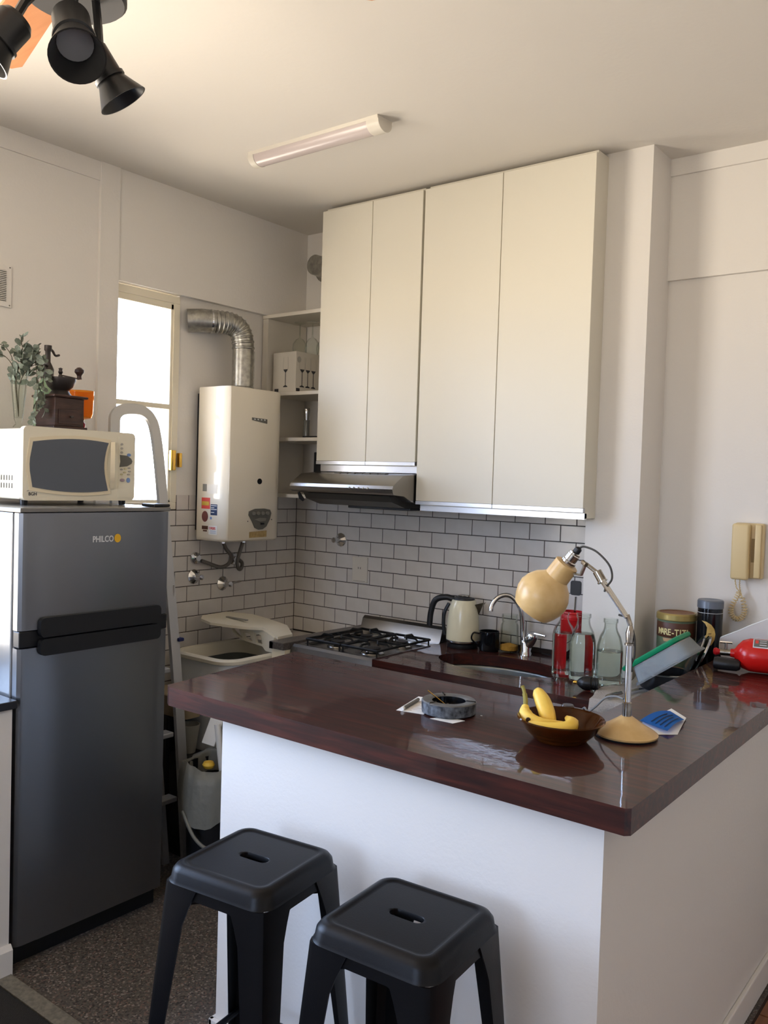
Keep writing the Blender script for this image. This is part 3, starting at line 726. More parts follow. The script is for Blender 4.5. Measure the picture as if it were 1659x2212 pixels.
# vase with eucalyptus
vs = thing('glass_vase', 'tall conical clear glass vase on the microwave oven holding twigs', 'vase', (0.27, -1.785, ZM))
bm = B(); lathe(bm, [(0.020, ZM), (0.019, ZM + 0.004), (0.010, ZM + 0.014), (0.016, ZM + 0.03), (0.034, ZM + 0.215), (0.0325, ZM + 0.215), (0.0145, ZM + 0.035), (0.0, ZM + 0.034)], (0.27, -1.785, 0), 28, cap0=True)
obj('vase_body', bm, m_thin, vs, smooth=40)
eu = thing('eucalyptus_branches', 'dry grey green eucalyptus branches standing in the conical vase', 'plant', (0.27, -1.785, ZM + 0.04))
leafm = B()
lp = [(0, 0), (0.35, 0.30), (0.55, 0.62), (0.45, 0.9), (0, 1.1), (-0.45, 0.9), (-0.55, 0.62), (-0.35, 0.30)]
v_ = [leafm.verts.new((x * 0.5, 0.12 * (abs(x)) * 0.6 + 0.10 * math.sin(y * 2), y)) for x, y in lp]; mid = [leafm.verts.new((0, 0.10 * math.sin(y * 2) - 0.03, y)) for y in (0.3, 0.62, 0.9)]
for f in ((0, 1, 8), (1, 2, 9, 8), (2, 3, 10, 9), (3, 4, 10), (4, 5, 10), (5, 6, 9, 10), (6, 7, 8, 9), (7, 0, 8)):
    q = v_ + mid; leafm.faces.new([q[i] for i in f])
leaf_me = bpy.data.meshes.new('leaf'); leafm.to_mesh(leafm_ := leaf_me); leafm.free(); leaf_me.materials.append(m_leaf)
leaf_me.polygons.foreach_set('use_smooth', [True] * len(leaf_me.polygons))
base = Vector((0.27, -1.785, ZM + 0.04))
branches = [[base, (0.275, -1.780, 2.00), (0.30, -1.768, 2.08), (0.30, -1.775, 2.155)],
            [base, (0.28, -1.765, 1.99), (0.31, -1.735, 2.06), (0.33, -1.715, 2.07), (0.335, -1.705, 2.00), (0.335, -1.705, 1.90)],
            [base, (0.275, -1.775, 2.03), (0.31, -1.745, 2.09), (0.32, -1.735, 2.10), (0.33, -1.725, 1.98), (0.335, -1.735, 1.86)],
            [base, (0.265, -1.80, 2.02), (0.27, -1.84, 2.075), (0.29, -1.89, 2.07), (0.30, -1.93, 2.06)],
            [base, (0.26, -1.80, 2.04), (0.27, -1.83, 2.10), (0.28, -1.88, 2.12)]]
rnd = random.Random(3)
for bi, br in enumerate(branches):
    if bi in (0, 1, 2): br = [Vector(q) + Vector((0, -0.022 * min(i, 1), -0.006)) if i else Vector(q) for i, q in enumerate(br)]
    pp = smoothpath(br, 8); bm = B(); tube(bm, pp, 0.0014, 5); obj('twig', bm, m_stem, eu)
    for k in range(8 if bi not in (3, 4) else 12, len(pp), 1 if bi < 3 else 2):
        for rep in range(2 if bi in (1, 2, 0) else 1):
            p = pp[k] + Vector((rnd.uniform(-.01, .012), rnd.uniform(-.008, .008), rnd.uniform(-.006, .006)))
            o = bpy.data.objects.new('leaf', leaf_me); COL.objects.link(o); o.parent = eu
            o.location = p - eu.location; sc_ = rnd.uniform(0.026, 0.044) * (0.75 if bi > 2 else 0.88)
            o.scale = (sc_ * 1.1, sc_, sc_); o.rotation_euler = (rnd.uniform(-1.2, 1.2) + (PI if (bi in (1, 2) and k > 24) else 0), rnd.uniform(-1.3, 1.3), rnd.uniform(0, 6.28))
# soda siphon
sp = thing('soda_siphon', 'green glass soda siphon with metal tap behind the coffee mill', 'siphon bottle', (0.160, -1.605, ZM))
c = (0.160, -1.605, 0)
bm = B(); lathe(bm, [(0.0, ZM), (0.045, ZM), (0.05, ZM + 0.01), (0.05, ZM + 0.13), (0.046, ZM + 0.155), (0.03, ZM + 0.19), (0.022, ZM + 0.205), (0, ZM + 0.205)], c, 28); obj('bottle', bm, m_siphon, sp, smooth=40)
bm = B(); lathe(bm, [(0.026, ZM + 0.204), (0.027, ZM + 0.212), (0.022, ZM + 0.216), (0.024, ZM + 0.24), (0.016, ZM + 0.258), (0.010, ZM + 0.27), (0.010, ZM + 0.31), (0.014, ZM + 0.315), (0.014, ZM + 0.334), (0, ZM + 0.335)], c, 24); obj('tap_head', bm, m_oldmetal, sp, smooth=40)
bm = B(); tube(bm, smoothpath([(0.165, -1.61, ZM + 0.25), (0.19, -1.635, ZM + 0.26), (0.215, -1.665, ZM + 0.25), (0.22, -1.675, ZM + 0.22)]), [0.008] * 24 + [0.006], 8); obj('spout', bm, m_oldmetal, sp, smooth=True)
bm = B(); tube(bm, smoothpath([(0.16, -1.60, ZM + 0.325), (0.155, -1.582, ZM + 0.315), (0.15, -1.567, ZM + 0.30), (0.145, -1.545, ZM + 0.305)]), [0.005] * 12 + [0.0045] * 12 + [0.002], 8); obj('lever', bm, m_oldmetal, sp, smooth=True)
# coffee grinder
cg = thing('coffee_grinder', 'antique dark wooden coffee mill with metal bowl and crank', 'coffee grinder', (0.306, -1.640, ZM), math.radians(2))
L_ = dict(local=True)
obj('foot_board', bx(-0.072, 0.072, -0.072, 0.072, 0.0, 0.012, bev=0.003), m_darkwood, cg, **L_)
obj('case', bx(-0.062, 0.062, -0.062, 0.062, 0.0125, 0.118, bev=0.002), m_darkwood, cg, **L_)
obj('top_board', bx(-0.074, 0.074, -0.074, 0.074, 0.1185, 0.128, bev=0.004), m_darkwood, cg, **L_)
dw = obj('drawer', bx(0.0622, 0.066, -0.048, 0.048, 0.02, 0.075, bev=0.002), m_darkwood, cg, **L_)
bm = B(); lathe(bm, [(0.003, 0), (0.003, 0.01), (0.006, 0.014), (0, 0.018)], (0.066, 0, 0.048), 12, axis_m((1, 0, 0))); obj('knob', bm, m_oldmetal, dw, smooth=True, **L_)
bm = B(); lathe(bm, [(0.045, 0.1285), (0.036, 0.14), (0.030, 0.148), (0.045, 0.162), (0.056, 0.185), (0.057, 0.196), (0.052, 0.196), (0.040, 0.165), (0.0, 0.152)], (0, 0, 0), 28); obj('hopper', bm, m_oldmetal, cg, smooth=40, **L_)
bm = B(); lathe(bm, [(0.008, 0.153), (0.008, 0.205), (0.005, 0.21), (0.009, 0.218), (0.006, 0.226), (0.008, 0.232), (0, 0.236)], (0, 0, 0), 14); obj('spindle', bm, m_oldmetal, cg, smooth=40, **L_)
ck = B(); tube(ck, [(0, 0, 0.207), (0.01, 0.035, 0.203), (0.02, 0.068, 0.198)], 1.0, prof=rect_prof(0.004, 0.010)); ck = obj('crank', ck, m_oldmetal, cg, **L_)
bm = B(); lathe(bm, [(0.010, 0.198), (0.008, 0.208), (0.010, 0.214), (0.018, 0.224), (0.017, 0.234), (0.008, 0.242), (0, 0.244)], (0.02, 0.068, 0), 18); obj('knob', bm, m_darkwood, ck, smooth=40, **L_)
# goblet
gg = thing('goblet', 'orange amber glass goblet with red stem on the microwave oven', 'goblet', (0.225, -1.495, ZM))
c = (0.225, -1.495, 0)
bm = B(); lathe(bm, [(0.0, ZM), (0.034, ZM), (0.034, ZM + 0.004), (0.010, ZM + 0.010), (0.015, ZM + 0.024), (0.016, ZM + 0.034), (0.009, ZM + 0.044), (0.012, ZM + 0.052)], c, 24, cap0=False); obj('stem', bm, m_redglass, gg, smooth=True)
bm = B(); lathe(bm, [(0.012, ZM + 0.052), (0.038, ZM + 0.058), (0.044, ZM + 0.075), (0.0475, ZM + 0.165), (0.0455, ZM + 0.165), (0.042, ZM + 0.077), (0.036, ZM + 0.062), (0.0, ZM + 0.058)], c, 28); obj('cup', bm, m_orange, gg, smooth=40)

# wall vent
wv = thing('wall_vent', 'white louvred air vent grille high on the left wall', 'vent', (0.028, -1.75, 2.38))
obj('plate', bx(0.0205, 0.026, -1.86, -1.684, 2.30, 2.463, bev=0.002), m_wall, wv)
obj('dark_back', bx(0.026, 0.0265, -1.84, -1.706, 2.322, 2.442), m_panel, wv)
for i in range(17): obj('slat', bx(0.0265, 0.030, -1.84, -1.706, 2.325 + i * 0.007, 2.328 + i * 0.007), m_wall, wv)
for z in (2.308, 2.455):
    bm = B(); lathe(bm, [(0.003, 0), (0, 0.002)], (0.026, -1.692, z), 8, axis_m((1, 0, 0))); obj('screw', bm, m_panel, wv)

# ------------------------------------------------------------------ ladder
ld = thing('step_ladder', 'folded aluminium step ladder leaning between refrigerator and tiled wall', 'ladder', (0.35, -1.2, 0))
yR, yL = -1.115, -1.365
def st_pt(y, z): return Vector((0.20 + (1.93 - z) * 0.126, y, z))
arc = [Vector((0.447, -1.095, 0.0)), Vector((0.38, -1.105, 0.7)), Vector((0.30, -1.115, 1.30)), Vector((0.245, -1.125, 1.70)), Vector((0.222, -1.135, 1.85)), Vector((0.214, -1.155, 1.905)), Vector((0.21, -1.19, 1.93)), Vector((0.208, -1.23, 1.936)), Vector((0.208, -1.29, 1.93)), Vector((0.21, -1.325, 1.905)), Vector((0.215, -1.335, 1.86)), Vector((0.225, -1.340, 1.70))]
bm = B(); tube(bm, smoothpath(arc, 5), 1.0, prof=rect_prof(0.018, 0.045)); obj('front_rail', bm, m_ladder, ld, smooth=40)
bm = B(); tube(bm, [(0.225, -1.340, 1.70), (0.30, -1.348, 1.1)], 1.0, prof=rect_prof(0.018, 0.045)); obj('left_rail', bm, m_ladder, ld)
bm = B(); tube(bm, [(0.20, -1.15, 1.48), (0.26, -1.15, 0.8), (0.37, -1.145, 0.0)], 1.0, prof=rect_prof(0.016, 0.03)); obj('rear_leg', bm, m_ladder, ld)
for i, z in enumerate((0.28, 0.55, 0.82, 1.09, 1.36)):
    x = 0.42 - z * 0.118 + 0.012; bm = bx(x - 0.035, x + 0.02, -1.355, -1.13, z, z + 0.02, bev=0.003)
    obj('step', bm, m_ladder, ld)
obj('paper_label', bx(0.313, 0.3325, -1.1005, -1.0995, 1.06, 1.19), m_paper, ld)
obj('blue_cap', bx(0.33, 0.37, -1.098, -1.07, 0.95, 0.965, bev=0.004), P('navy_plastic', (34, 42, 92), 0.5), ld)

# ------------------------------------------------------------------ water heater
wh = thing('water_heater', 'off-white gas water heater with stickers mounted on tiled wall', 'water heater', (0.15, -0.55, 1.37))
prof = [(0.035, -0.735), (0.18, -0.735), (0.235, -0.732), (0.247, -0.724), (0.252, -0.705), (0.252, -0.43), (0.247, -0.40), (0.225, -0.378), (0.16, -0.367), (0.035, -0.367)]
bm = B()
loft(bm, [[(x * s + 0.0 * (1 - s), y + (-0.55 - y) * (1 - s) * 0.6, z) for x, y in prof] for s, z in ((0.955, 1.355), (0.99, 1.362), (1.0, 1.372), (1.0, 2.080), (0.985, 2.088))])
case = obj('case', bm, m_heater, wh, smooth=35)
obj('mount_plate', bx(0.0065, 0.034, -0.72, -0.38, 1.40, 2.06), m_black, wh)
fx = lambda m, pts, x=0.2524, t=0.0012, n='sticker', lab=None: obj(n, prism(B(), pts, x, x + t, fn=FY), m, wh, label=lab)
fx(m_panel, [(-0.594, 1.938), (-0.492, 1.926), (-0.492, 1.948), (-0.594, 1.950)], n='name_plate', lab='dark brand plate')
for i in range(4): fx(m_letter, [(-0.580 + i * 0.022, 1.9405), (-0.571 + i * 0.022, 1.9395), (-0.571 + i * 0.022, 1.9455), (-0.580 + i * 0.022, 1.9462)], x=0.2537, t=0.0003, n='plate_mark')
fx(m_black, ellipse(-0.533, 1.645, 0.0155, 0.014, 24), n='peephole')
pan = [(-0.60, 1.50), (-0.56, 1.512), (-0.50, 1.513), (-0.462, 1.507), (-0.453, 1.49), (-0.462, 1.46), (-0.485, 1.425), (-0.51, 1.412), (-0.535, 1.411), (-0.56, 1.42), (-0.578, 1.45), (-0.602, 1.482)]
cpn = fx(m_panel, pan, t=0.006, n='control_panel')
for i in range(4):
    bm = B(); prism(bm, ellipse(-0.575 + i * 0.031, 1.490, 0.011, 0.0085, 16), 0.2584, 0.264, fn=FY); obj('button', bm, m_panel2, cpn)
bm = B(); prism(bm, [(-0.568, 1.460), (-0.53, 1.468), (-0.49, 1.466), (-0.492, 1.454), (-0.53, 1.450)], 0.2584, 0.261, fn=FY); obj('slider', bm, m_panel2, cpn)
obj('dial', prism(B(), [(-0.525, 1.435), (-0.503, 1.435), (-0.503, 1.444), (-0.525, 1.444)], 0.2584, 0.262, fn=FY), m_black, cpn)
fx(m_stgold, [(-0.593, 1.372), (-0.478, 1.374), (-0.478, 1.405), (-0.593, 1.400)], n='foil_sticker', lab='gold foil data label')
for y in (-0.605, -0.445): fx(m_letterdark, ellipse(y, 1.452 if y < -0.5 else 1.458, 0.003, 0.003, 8), n='screw')
# stickers on the side that faces the camera (x along the depth)
FS = lambda u, v, w: (u, -0.7352 - w, v)
def side(pts, m, n='sticker', t=0.0006, w0=0.0, lab=None): return obj(n, prism(B(), pts, w0, w0 + t, fn=FS), m, wh, label=lab)
R4 = lambda a, b, c_, d: [(a, c_), (b, c_), (b, d), (a, d)]
SX = lambda px: 0.035 + (px - 428) * 0.00286
s1 = side(R4(SX(440), SX(461), 1.507, 1.560), m_stred, lab='red and yellow warning sticker')
side(R4(SX(441), SX(459), 1.523, 1.542), m_styel, t=0.0005, w0=0.0007)
s2_ = side(R4(SX(463), SX(479), 1.478, 1.530), m_navy, lab='navy sticker')
for k, z in enumerate((1.522, 1.512, 1.504, 1.490)): side(R4(SX(464), SX(478 if k % 2 == 0 else 472), z, z + 0.003), m_paper, t=0.0004, w0=0.0007, n='print_line')
side(ellipse(SX(449), 1.470, 0.022, 0.026, 28), m_stmar, lab='round maroon sticker')
side(R4(SX(442), SX(457), 1.408, 1.425), m_tinbrown, lab='small brown sticker'); side(R4(SX(445), SX(455), 1.398, 1.405), m_tinbrown)
side(R4(SX(453), SX(478), 1.58, 1.625), m_shelf); side(R4(SX(442), SX(452), 1.59, 1.625), m_panel2)
side(R4(SX(462), SX(466), 1.458, 1.470), m_btnblue)
side(R4(SX(459), SX(480), 1.385, 1.428), m_paper, lab='white sticker with red ORBIS lettering')
text('lettering', 'ORBIS', 0.017, (SX(460), -0.7360, 1.410), (1, 0, 0), (0, 0, 1), m_letterred, wh, xs=1.0)
for z in (1.392, 1.398, 1.403): side(R4(SX(463), SX(477), z, z + 0.0015), m_btnblue, t=0.0004, w0=0.0007, n='print_line')
# flue duct: corrugated elbow
fl = thing('flue_duct', 'galvanised steel flue elbow from water heater top into wall', 'duct', (0.13, -0.56, 2.089))
obj('collar', lathe(B(), [(0.058, 2.0895), (0.058, 2.10), (0.054, 2.105)], (0.135, -0.552, 0), 32, cap0=False, cap1=False), m_galv, fl, smooth=True)
r = 0.052
obj('straight_pipe', lathe(B(), [(r, 2.091), (r, 2.282)], (0.135, -0.552, 0), 36, cap0=False, cap1=False), m_galv, fl, smooth=30)
obj('pipe_seam', tube(B(), [(0.17, -0.511, 2.095), (0.17, -0.511, 2.28)], 0.003, 6), m_galv, fl)
pts = []; rr = []
P0, P1, P2, P3 = Vector((0.135, -0.552, 2.28)), Vector((0.135, -0.555, 2.405)), Vector((0.115, -0.60, 2.412)), Vector((0.075, -0.685, 2.405))
for i in range(73):
    t = i / 72; pts.append((1 - t) ** 3 * P0 + 3 * (1 - t) ** 2 * t * P1 + 3 * (1 - t) * t * t * P2 + t ** 3 * P3); rr.append(r * (1.07 if i % 6 in (2, 3) else 1.0))
obj('elbow', tube(B(), pts, rr, 32, cap=False), m_galv, fl, smooth=15)
obj('wall_sleeve', tube(B(), [P3, P3 + Vector((-0.03, -0.055, 0.0)), Vector((0.003, -0.79, 2.400))], [r * 1.06, r * 1.06, r * 1.06], 32, cap=False), m_galv, fl, smooth=True)
bm = B(); tube(bm, [P3 + Vector((-0.006, -0.011, 0)), P3 + Vector((-0.01, -0.018, 0))], r * 1.10, 32, cap=False); obj('clamp_ring', bm, m_chrome, fl, smooth=True)
# hoses
def hose(label, pts, wallp):
    h = thing('water_hose', label, 'hose', pts[0], 0, 'braided hoses under the water heater')
    obj('hose_tube', tube(B(), smoothpath(pts), 0.0095, 10), m_hose, h, smooth=True)
    bm = B(); lathe(bm, [(0.030, 0), (0.028, 0.008), (0.014, 0.012), (0.014, 0.03), (0, 0.03)], wallp, 20, axis_m((1, 0, 0))); obj('wall_flange', bm, m_chrome, h, smooth=40)
    bm = B(); lathe(bm, [(0.013, 0), (0.013, 0.03), (0, 0.03)], Vector(pts[0]) - Vector((0, 0, 0.012)), 6); obj('nut', bm, m_chrome, h)
hose('braided hose looping down left from the water heater', [(0.12, -0.64, 1.350), (0.11, -0.61, 1.31), (0.10, -0.565, 1.27), (0.08, -0.565, 1.23), (0.06, -0.60, 1.215), (0.045, -0.66, 1.235), (0.035, -0.70, 1.25)], (0.0065, -0.715, 1.262))
hose('braided hose in a tight loop right below the water heater', [(0.12, -0.505, 1.350), (0.11, -0.515, 1.30), (0.10, -0.525, 1.24), (0.09, -0.505, 1.205), (0.07, -0.470, 1.20), (0.05, -0.445, 1.225), (0.035, -0.458, 1.245)], (0.0065, -0.47, 1.245))
# valves
def valve(label, loc, d, bar=None, extra=None, cap=True):
    v = thing('water_valve', label, 'valve', loc, 0, 'chrome valves on the tiles'); mt = axis_m(d)
    bm = B(); lathe(bm, [(0.036, 0), (0.036, 0.004), (0.028, 0.010), (0.016, 0.022), (0, 0.022)], loc, 12, mt); obj('rosette', bm, m_chrome, v, smooth=18)
    bm = B(); lathe(bm, [(0.011, 0.02), (0.011, 0.045), (0.014, 0.047), (0.014, 0.062), (0.0, 0.066)], loc, 14, mt); obj('spindle_cap', bm, m_chrome, v, smooth=30)
    if bar: bm = B(); tube(bm, [Vector(loc) + Vector(d) * 0.05, Vector(loc) + Vector(d) * 0.05 + Vector(bar)], 1.0, prof=rect_prof(0.007, 0.012)); obj('lever', bm, m_nickel, v)
    return v
valve('chrome capped valve on the tiles beside the ladder', (0.0065, -0.722, 1.172), (1, 0, 0))
valve('chrome valve with long lever below the water heater', (0.0065, -0.535, 1.125), (1, 0, 0), bar=(0, 0.075, 0.01))
valve('chrome gas valve on the tiles above the stove', (0.335, -0.0065, 1.348), (0, -1, 0))
ou = thing('wall_outlet', 'white power outlet plate on the tiles behind the stove', 'outlet', (0.474, -0.006, 1.20))
obj('plate', bx(0.424, 0.523, -0.017, -0.0065, 1.135, 1.268, bev=0.003), m_shelf, ou)
for dx in (-0.006, 0.008): obj('socket_slot', bx(0.470 + dx, 0.473 + dx, -0.0175, -0.0168, 1.205, 1.215), m_black, ou)
obj('cover_line', bx(0.435, 0.512, -0.0174, -0.0168, 1.142, 1.1435), m_panel, ou)

# ------------------------------------------------------------------ washing machine with raised lid
wm = thing('washing_machine', 'small grey-white washing machine with raised lid in the corner', 'washing machine', (0.32, -0.73, 0))
c0 = (0.30, -0.72)
RR = lambda s, z: [(c0[0] + x * s, c0[1] + y * s, z) for x, y in rrect(0.195, 0.215, 0.09, 6)]
bm = B(); loft(bm, [RR(0.96, 0.0), RR(0.97, 0.40), RR(1.0, 0.832), RR(1.0, 0.835)], cap1=False); obj('body', bm, m_washer, wm, smooth=35)
bm = B(); loft(bm, [RR(1.0, 0.832), RR(1.035, 0.836), RR(1.04, 0.85), RR(1.0, 0.858), RR(0.90, 0.856), RR(0.86, 0.84), RR(0.84, 0.80)], cap0=False, cap1=False); obj('rim', bm, m_washerrim, wm, smooth=40)
bm = B(); loft(bm, [RR(0.84, 0.80), RR(0.80, 0.70), RR(0.70, 0.62)], cap0=False); obj('tub_opening', bm, P('tub_grey', (88, 92, 88), 0.5), wm, smooth=True)
lidp = [(0.076, -0.72, 0.990), (0.13, -0.775, 0.987), (0.224, -0.800, 0.983), (0.30, -0.755, 0.975), (0.385, -0.695, 0.968), (0.43, -0.66, 0.968), (0.507, -0.64, 0.933), (0.500, -0.535, 0.933), (0.43, -0.50, 0.962), (0.30, -0.48, 0.972), (0.18, -0.49, 0.985), (0.072, -0.56, 0.992)]
bm = B(); loft(bm, [[(x, y, z - 0.012) for x, y, z in lidp], lidp]); bmesh.ops.triangulate(bm, faces=[f for f in bm.faces if len(f.verts) > 4])
lid = obj('lid', bm, m_washerrim, wm, smooth=35)
obj('lid_groove', bx(0.17, 0.31, -0.655, -0.640, 0.984, 0.989), m_panel2, lid)
# bracket with three openings hanging under the lid
def brk(u, v, w): return (u, -0.655 + w, v)
bm = B()
outer = [(0.192, 0.956), (0.216, 0.926), (0.256, 0.900), (0.315, 0.888), (0.424, 0.879), (0.445, 0.860), (0.497, 0.860), (0.497, 0.930), (0.44, 0.953), (0.36, 0.957)]
hls = [[(0.212, 0.948), (0.258, 0.948), (0.288, 0.902), (0.262, 0.909), (0.228, 0.928)], [(0.290, 0.930), (0.338, 0.926), (0.358, 0.893), (0.308, 0.899)], [(0.362, 0.938), (0.412, 0.930), (0.424, 0.890), (0.384, 0.891)]]
prism(bm, outer, 0, 0.012, [h[::-1] for h in hls], fn=brk); obj('hinge_bracket', bm, m_washerrim, lid)

# dark clutter in the gap under the bar end
bn = thing('waste_bin', 'black waste bin lined with a white bag beside the bar wall', 'bin', (0.60, -1.09, 0))
obj('bucket', lathe(B(), [(0.0, 0.0), (0.10, 0.0), (0.120, 0.47), (0.112, 0.47), (0.092, 0.02), (0.0, 0.02)], (0.60, -1.09, 0), 28), m_black, bn, smooth=40)
bm = B(); rnd = random.Random(5); rings = []
for j, (rad, z) in enumerate(((0.105, 0.40), (0.112, 0.475), (0.124, 0.490), (0.136, 0.44), (0.140, 0.38), (0.143, 0.30))):
    rings.append([((rad + 0.006 * math.sin(i * 1.9 + j) + rnd.uniform(-.003, .003)) * math.cos(2 * PI * i / 40) + 0.60, (rad + 0.006 * math.sin(i * 1.9 + j)) * math.sin(2 * PI * i / 40) - 1.09, z + (0.05 * math.sin(i * 2 * PI / 40 * 2 + 0.6) if j == 5 else 0.02 * math.sin(i * 2 * PI / 40 * 2 + 0.6) if j >= 3 else 0.012 * math.sin(i * 0.5))) for i in range(40)])
loft(bm, rings, cap0=False, cap1=False); obj('bag_liner', bm, m_bag, bn, smooth='all')
bm = B(); tube(bm, smoothpath([(0.58, -1.235, 0.31), (0.66, -1.235, 0.22), (0.72, -1.20, 0.18), (0.755, -1.12, 0.20)]), [0.007] * 25, 6); obj('bag_handle', bm, m_bag, bn, smooth=True)
tag(obj('lemon_peel', lathe(B(), [(0.0, 0), (0.02, 0.004), (0.026, 0.016), (0.02, 0.028), (0, 0.032)], (0.60, -1.12, 0.46), 16), m_banana, smooth=True), 'yellow fruit peel lying in the white-lined waste bin', 'peel')
pl = tag(obj('box_pile_base', bx(0.05, 0.26, -1.06, -0.95, 0.0, 0.60, bev=0.01), m_black), 'black storage box standing against the tiles under clutter', 'box')
bm = B(); loft(bm, [[(0.22 + x * s, -1.005 + y * s, z) for x, y in rrect(0.16, 0.055, 0.03, 4)] for s, z in ((0.9, 0.601), (1.0, 0.64), (1.04, 0.69), (0.98, 0.695))]); tag(obj('plastic_tray', bm, m_beigebox, smooth=35), 'beige plastic tray lying on the black storage box', 'tray')
cb = B(); box(cb, -0.028, 0.028, -0.02, 0.02, -0.06, 0.06, bev=0.002, seg=1); bmesh.ops.rotate(cb, verts=cb.verts, cent=(0, 0, 0), matrix=Matrix.Rotation(-0.45, 3, 'X') @ Matrix.Rotation(0.6, 3, 'Z')); bmesh.ops.translate(cb, verts=cb.verts, vec=(0.57, -1.07, 0.60))
tag(obj('crumpled_carton', cb, m_paper), 'crumpled white carton sticking out of the waste bin', 'carton')
bm = B(); d = Vector((0.02, 0.12, 1.0)); lathe(bm, [(0.0, 0), (0.03, 0), (0.034, 0.02), (0.034, 0.18), (0.014, 0.23), (0.014, 0.25), (0, 0.25)], (0.63, -1.055, 0.38), 18, axis_m(d)); tag(obj('black_bottle', bm, m_blackgloss, smooth=40), 'black bottle standing upright among rubbish in the bin', 'bottle')
bm = B(); lathe(bm, [(0.0, 0), (0.012, 0), (0.013, 0.015), (0.013, 0.25), (0, 0.25)], (0.66, -1.09, 0.40), 14, axis_m((-0.12, -0.06, 1))); tag(obj('paper_roll', bm, m_paper, smooth=40), 'slim white roll leaning in the waste bin', 'roll')
bm = B(); lathe(bm, [(0.0, 0.445), (0.030, 0.445), (0.048, 0.57), (0.045, 0.57), (0.027, 0.455), (0, 0.455)], (0.335, -1.005, 0), 24); gbw = obj('grey_bowl', bm, m_greybowl, smooth=40)
tag(gbw, 'grey plastic beaker standing on dark box behind the ladder', 'beaker')
tag(obj('dark_crate', bx(0.275, 0.395, -1.06, -0.95, 0.0, 0.444), m_black), 'dark plastic crate on the floor behind the ladder', 'crate')
tag(obj('brown_board', bx(0.53, 0.60, -0.735, -0.72, 0.0, 0.80), m_brownpanel), 'narrow brown board leaning behind the waste bin', 'board')

# ------------------------------------------------------------------ items on the sink worktop
ZC = 0.9205
kt = thing('electric_kettle', 'cream enamel electric kettle with black handle left of the tap', 'kettle', (1.197, -0.145, ZC))
c = (1.197, -0.145, ZC)
bm = B(); lathe(bm, [(0.0000, 0), (0.0692, 0), (0.0710, 0.004), (0.0710, 0.018), (0.0637, 0.024), (0.0000, 0.024)], c, 36); obj('power_base', bm, m_black, kt, smooth=40)
bm = B(); lathe(bm, [(0.0000, 0.025), (0.0728, 0.025), (0.0755, 0.034), (0.0755, 0.05), (0.0728, 0.12), (0.0655, 0.175), (0.0546, 0.212), (0.0510, 0.216), (0, 0.216)], c, 40); obj('body', bm, m_kettle, kt, smooth=40)
bm = B(); lathe(bm, [(0.0737, 0.0245), (0.0764, 0.028), (0.0764, 0.034), (0.0737, 0.036)], c, 40, cap0=False, cap1=False); obj('steel_band', bm, m_chrome, kt, smooth=40)
bm = B(); lathe(bm, [(0.0510, 0.2165), (0.0491, 0.224), (0.0319, 0.229), (0, 0.230)], c, 32); lidk = obj('lid', bm, m_black, kt, smooth=40)
bm = bx(1.175, 1.225, -0.16, -0.135, ZC + 0.229, ZC + 0.238, bev=0.003); obj('lid_tab', bm, m_nickel, lidk)
hp = smoothpath([(1.155, -0.165, ZC + 0.215), (1.12, -0.18, ZC + 0.222), (1.075, -0.195, ZC + 0.205), (1.055, -0.20, ZC + 0.15), (1.050, -0.202, ZC + 0.085)], 6)
obj('handle', tube(B(), hp, 1.0, prof=[(a * 0.014, b * 0.012) for a, b in ellipse(0, 0, 1, 1, 12)]), m_black, kt, smooth=True)
hp = smoothpath([(1.135, -0.172, ZC + 0.195), (1.118, -0.182, ZC + 0.15), (1.115, -0.182, ZC + 0.09), (1.122, -0.178, ZC + 0.05)], 6)
obj('handle_back', tube(B(), hp, 0.008, 8), m_black, kt, smooth=True)
bm = B(); loft(bm, [[(1.245, -0.15, ZC + 0.195), (1.245, -0.10, ZC + 0.195), (1.262, -0.118, ZC + 0.150)], [(1.292, -0.128, ZC + 0.210), (1.292, -0.108, ZC + 0.210), (1.280, -0.116, ZC + 0.19)]]); obj('spout', bm, m_nickel, kt)

mg = thing('mug', 'black enamel mug between the kettle and the glass jar', 'mug', (1.333, -0.13, ZC))
bm = B(); lathe(bm, [(0.0, 0), (0.041, 0), (0.045, 0.01), (0.045, 0.088), (0.042, 0.088), (0.041, 0.012), (0, 0.01)], (1.331, -0.135, ZC), 28); obj('cup', bm, m_blackgloss, mg, smooth=40)
obj('handle', tube(B(), smoothpath([(1.296, -0.162, ZC + 0.075), (1.277, -0.182, ZC + 0.078), (1.272, -0.188, ZC + 0.05), (1.295, -0.162, ZC + 0.02)]), 0.004, 8), m_blackgloss, mg, smooth=True)

jr = thing('glass_jar', 'clear glass jar with yellow contents behind the tap', 'jar', (1.412, -0.098, ZC))
c = (1.412, -0.098, ZC)
bm = B(); lathe(bm, [(0.0, 0), (0.040, 0), (0.046, 0.008), (0.044, 0.05), (0.040, 0.12), (0.032, 0.135), (0.036, 0.14), (0.036, 0.168), (0.033, 0.168), (0.033, 0.142), (0.036, 0.12), (0.040, 0.05), (0.041, 0.01), (0, 0.006)], c, 28); obj('glass_body', bm, m_thin, jr, smooth=40)
bm = B(); lathe(bm, [(0.0, 0.007), (0.040, 0.011), (0.040, 0.03), (0.0, 0.042)], c, 24); obj('contents', bm, m_yellowfood, jr, smooth=True)

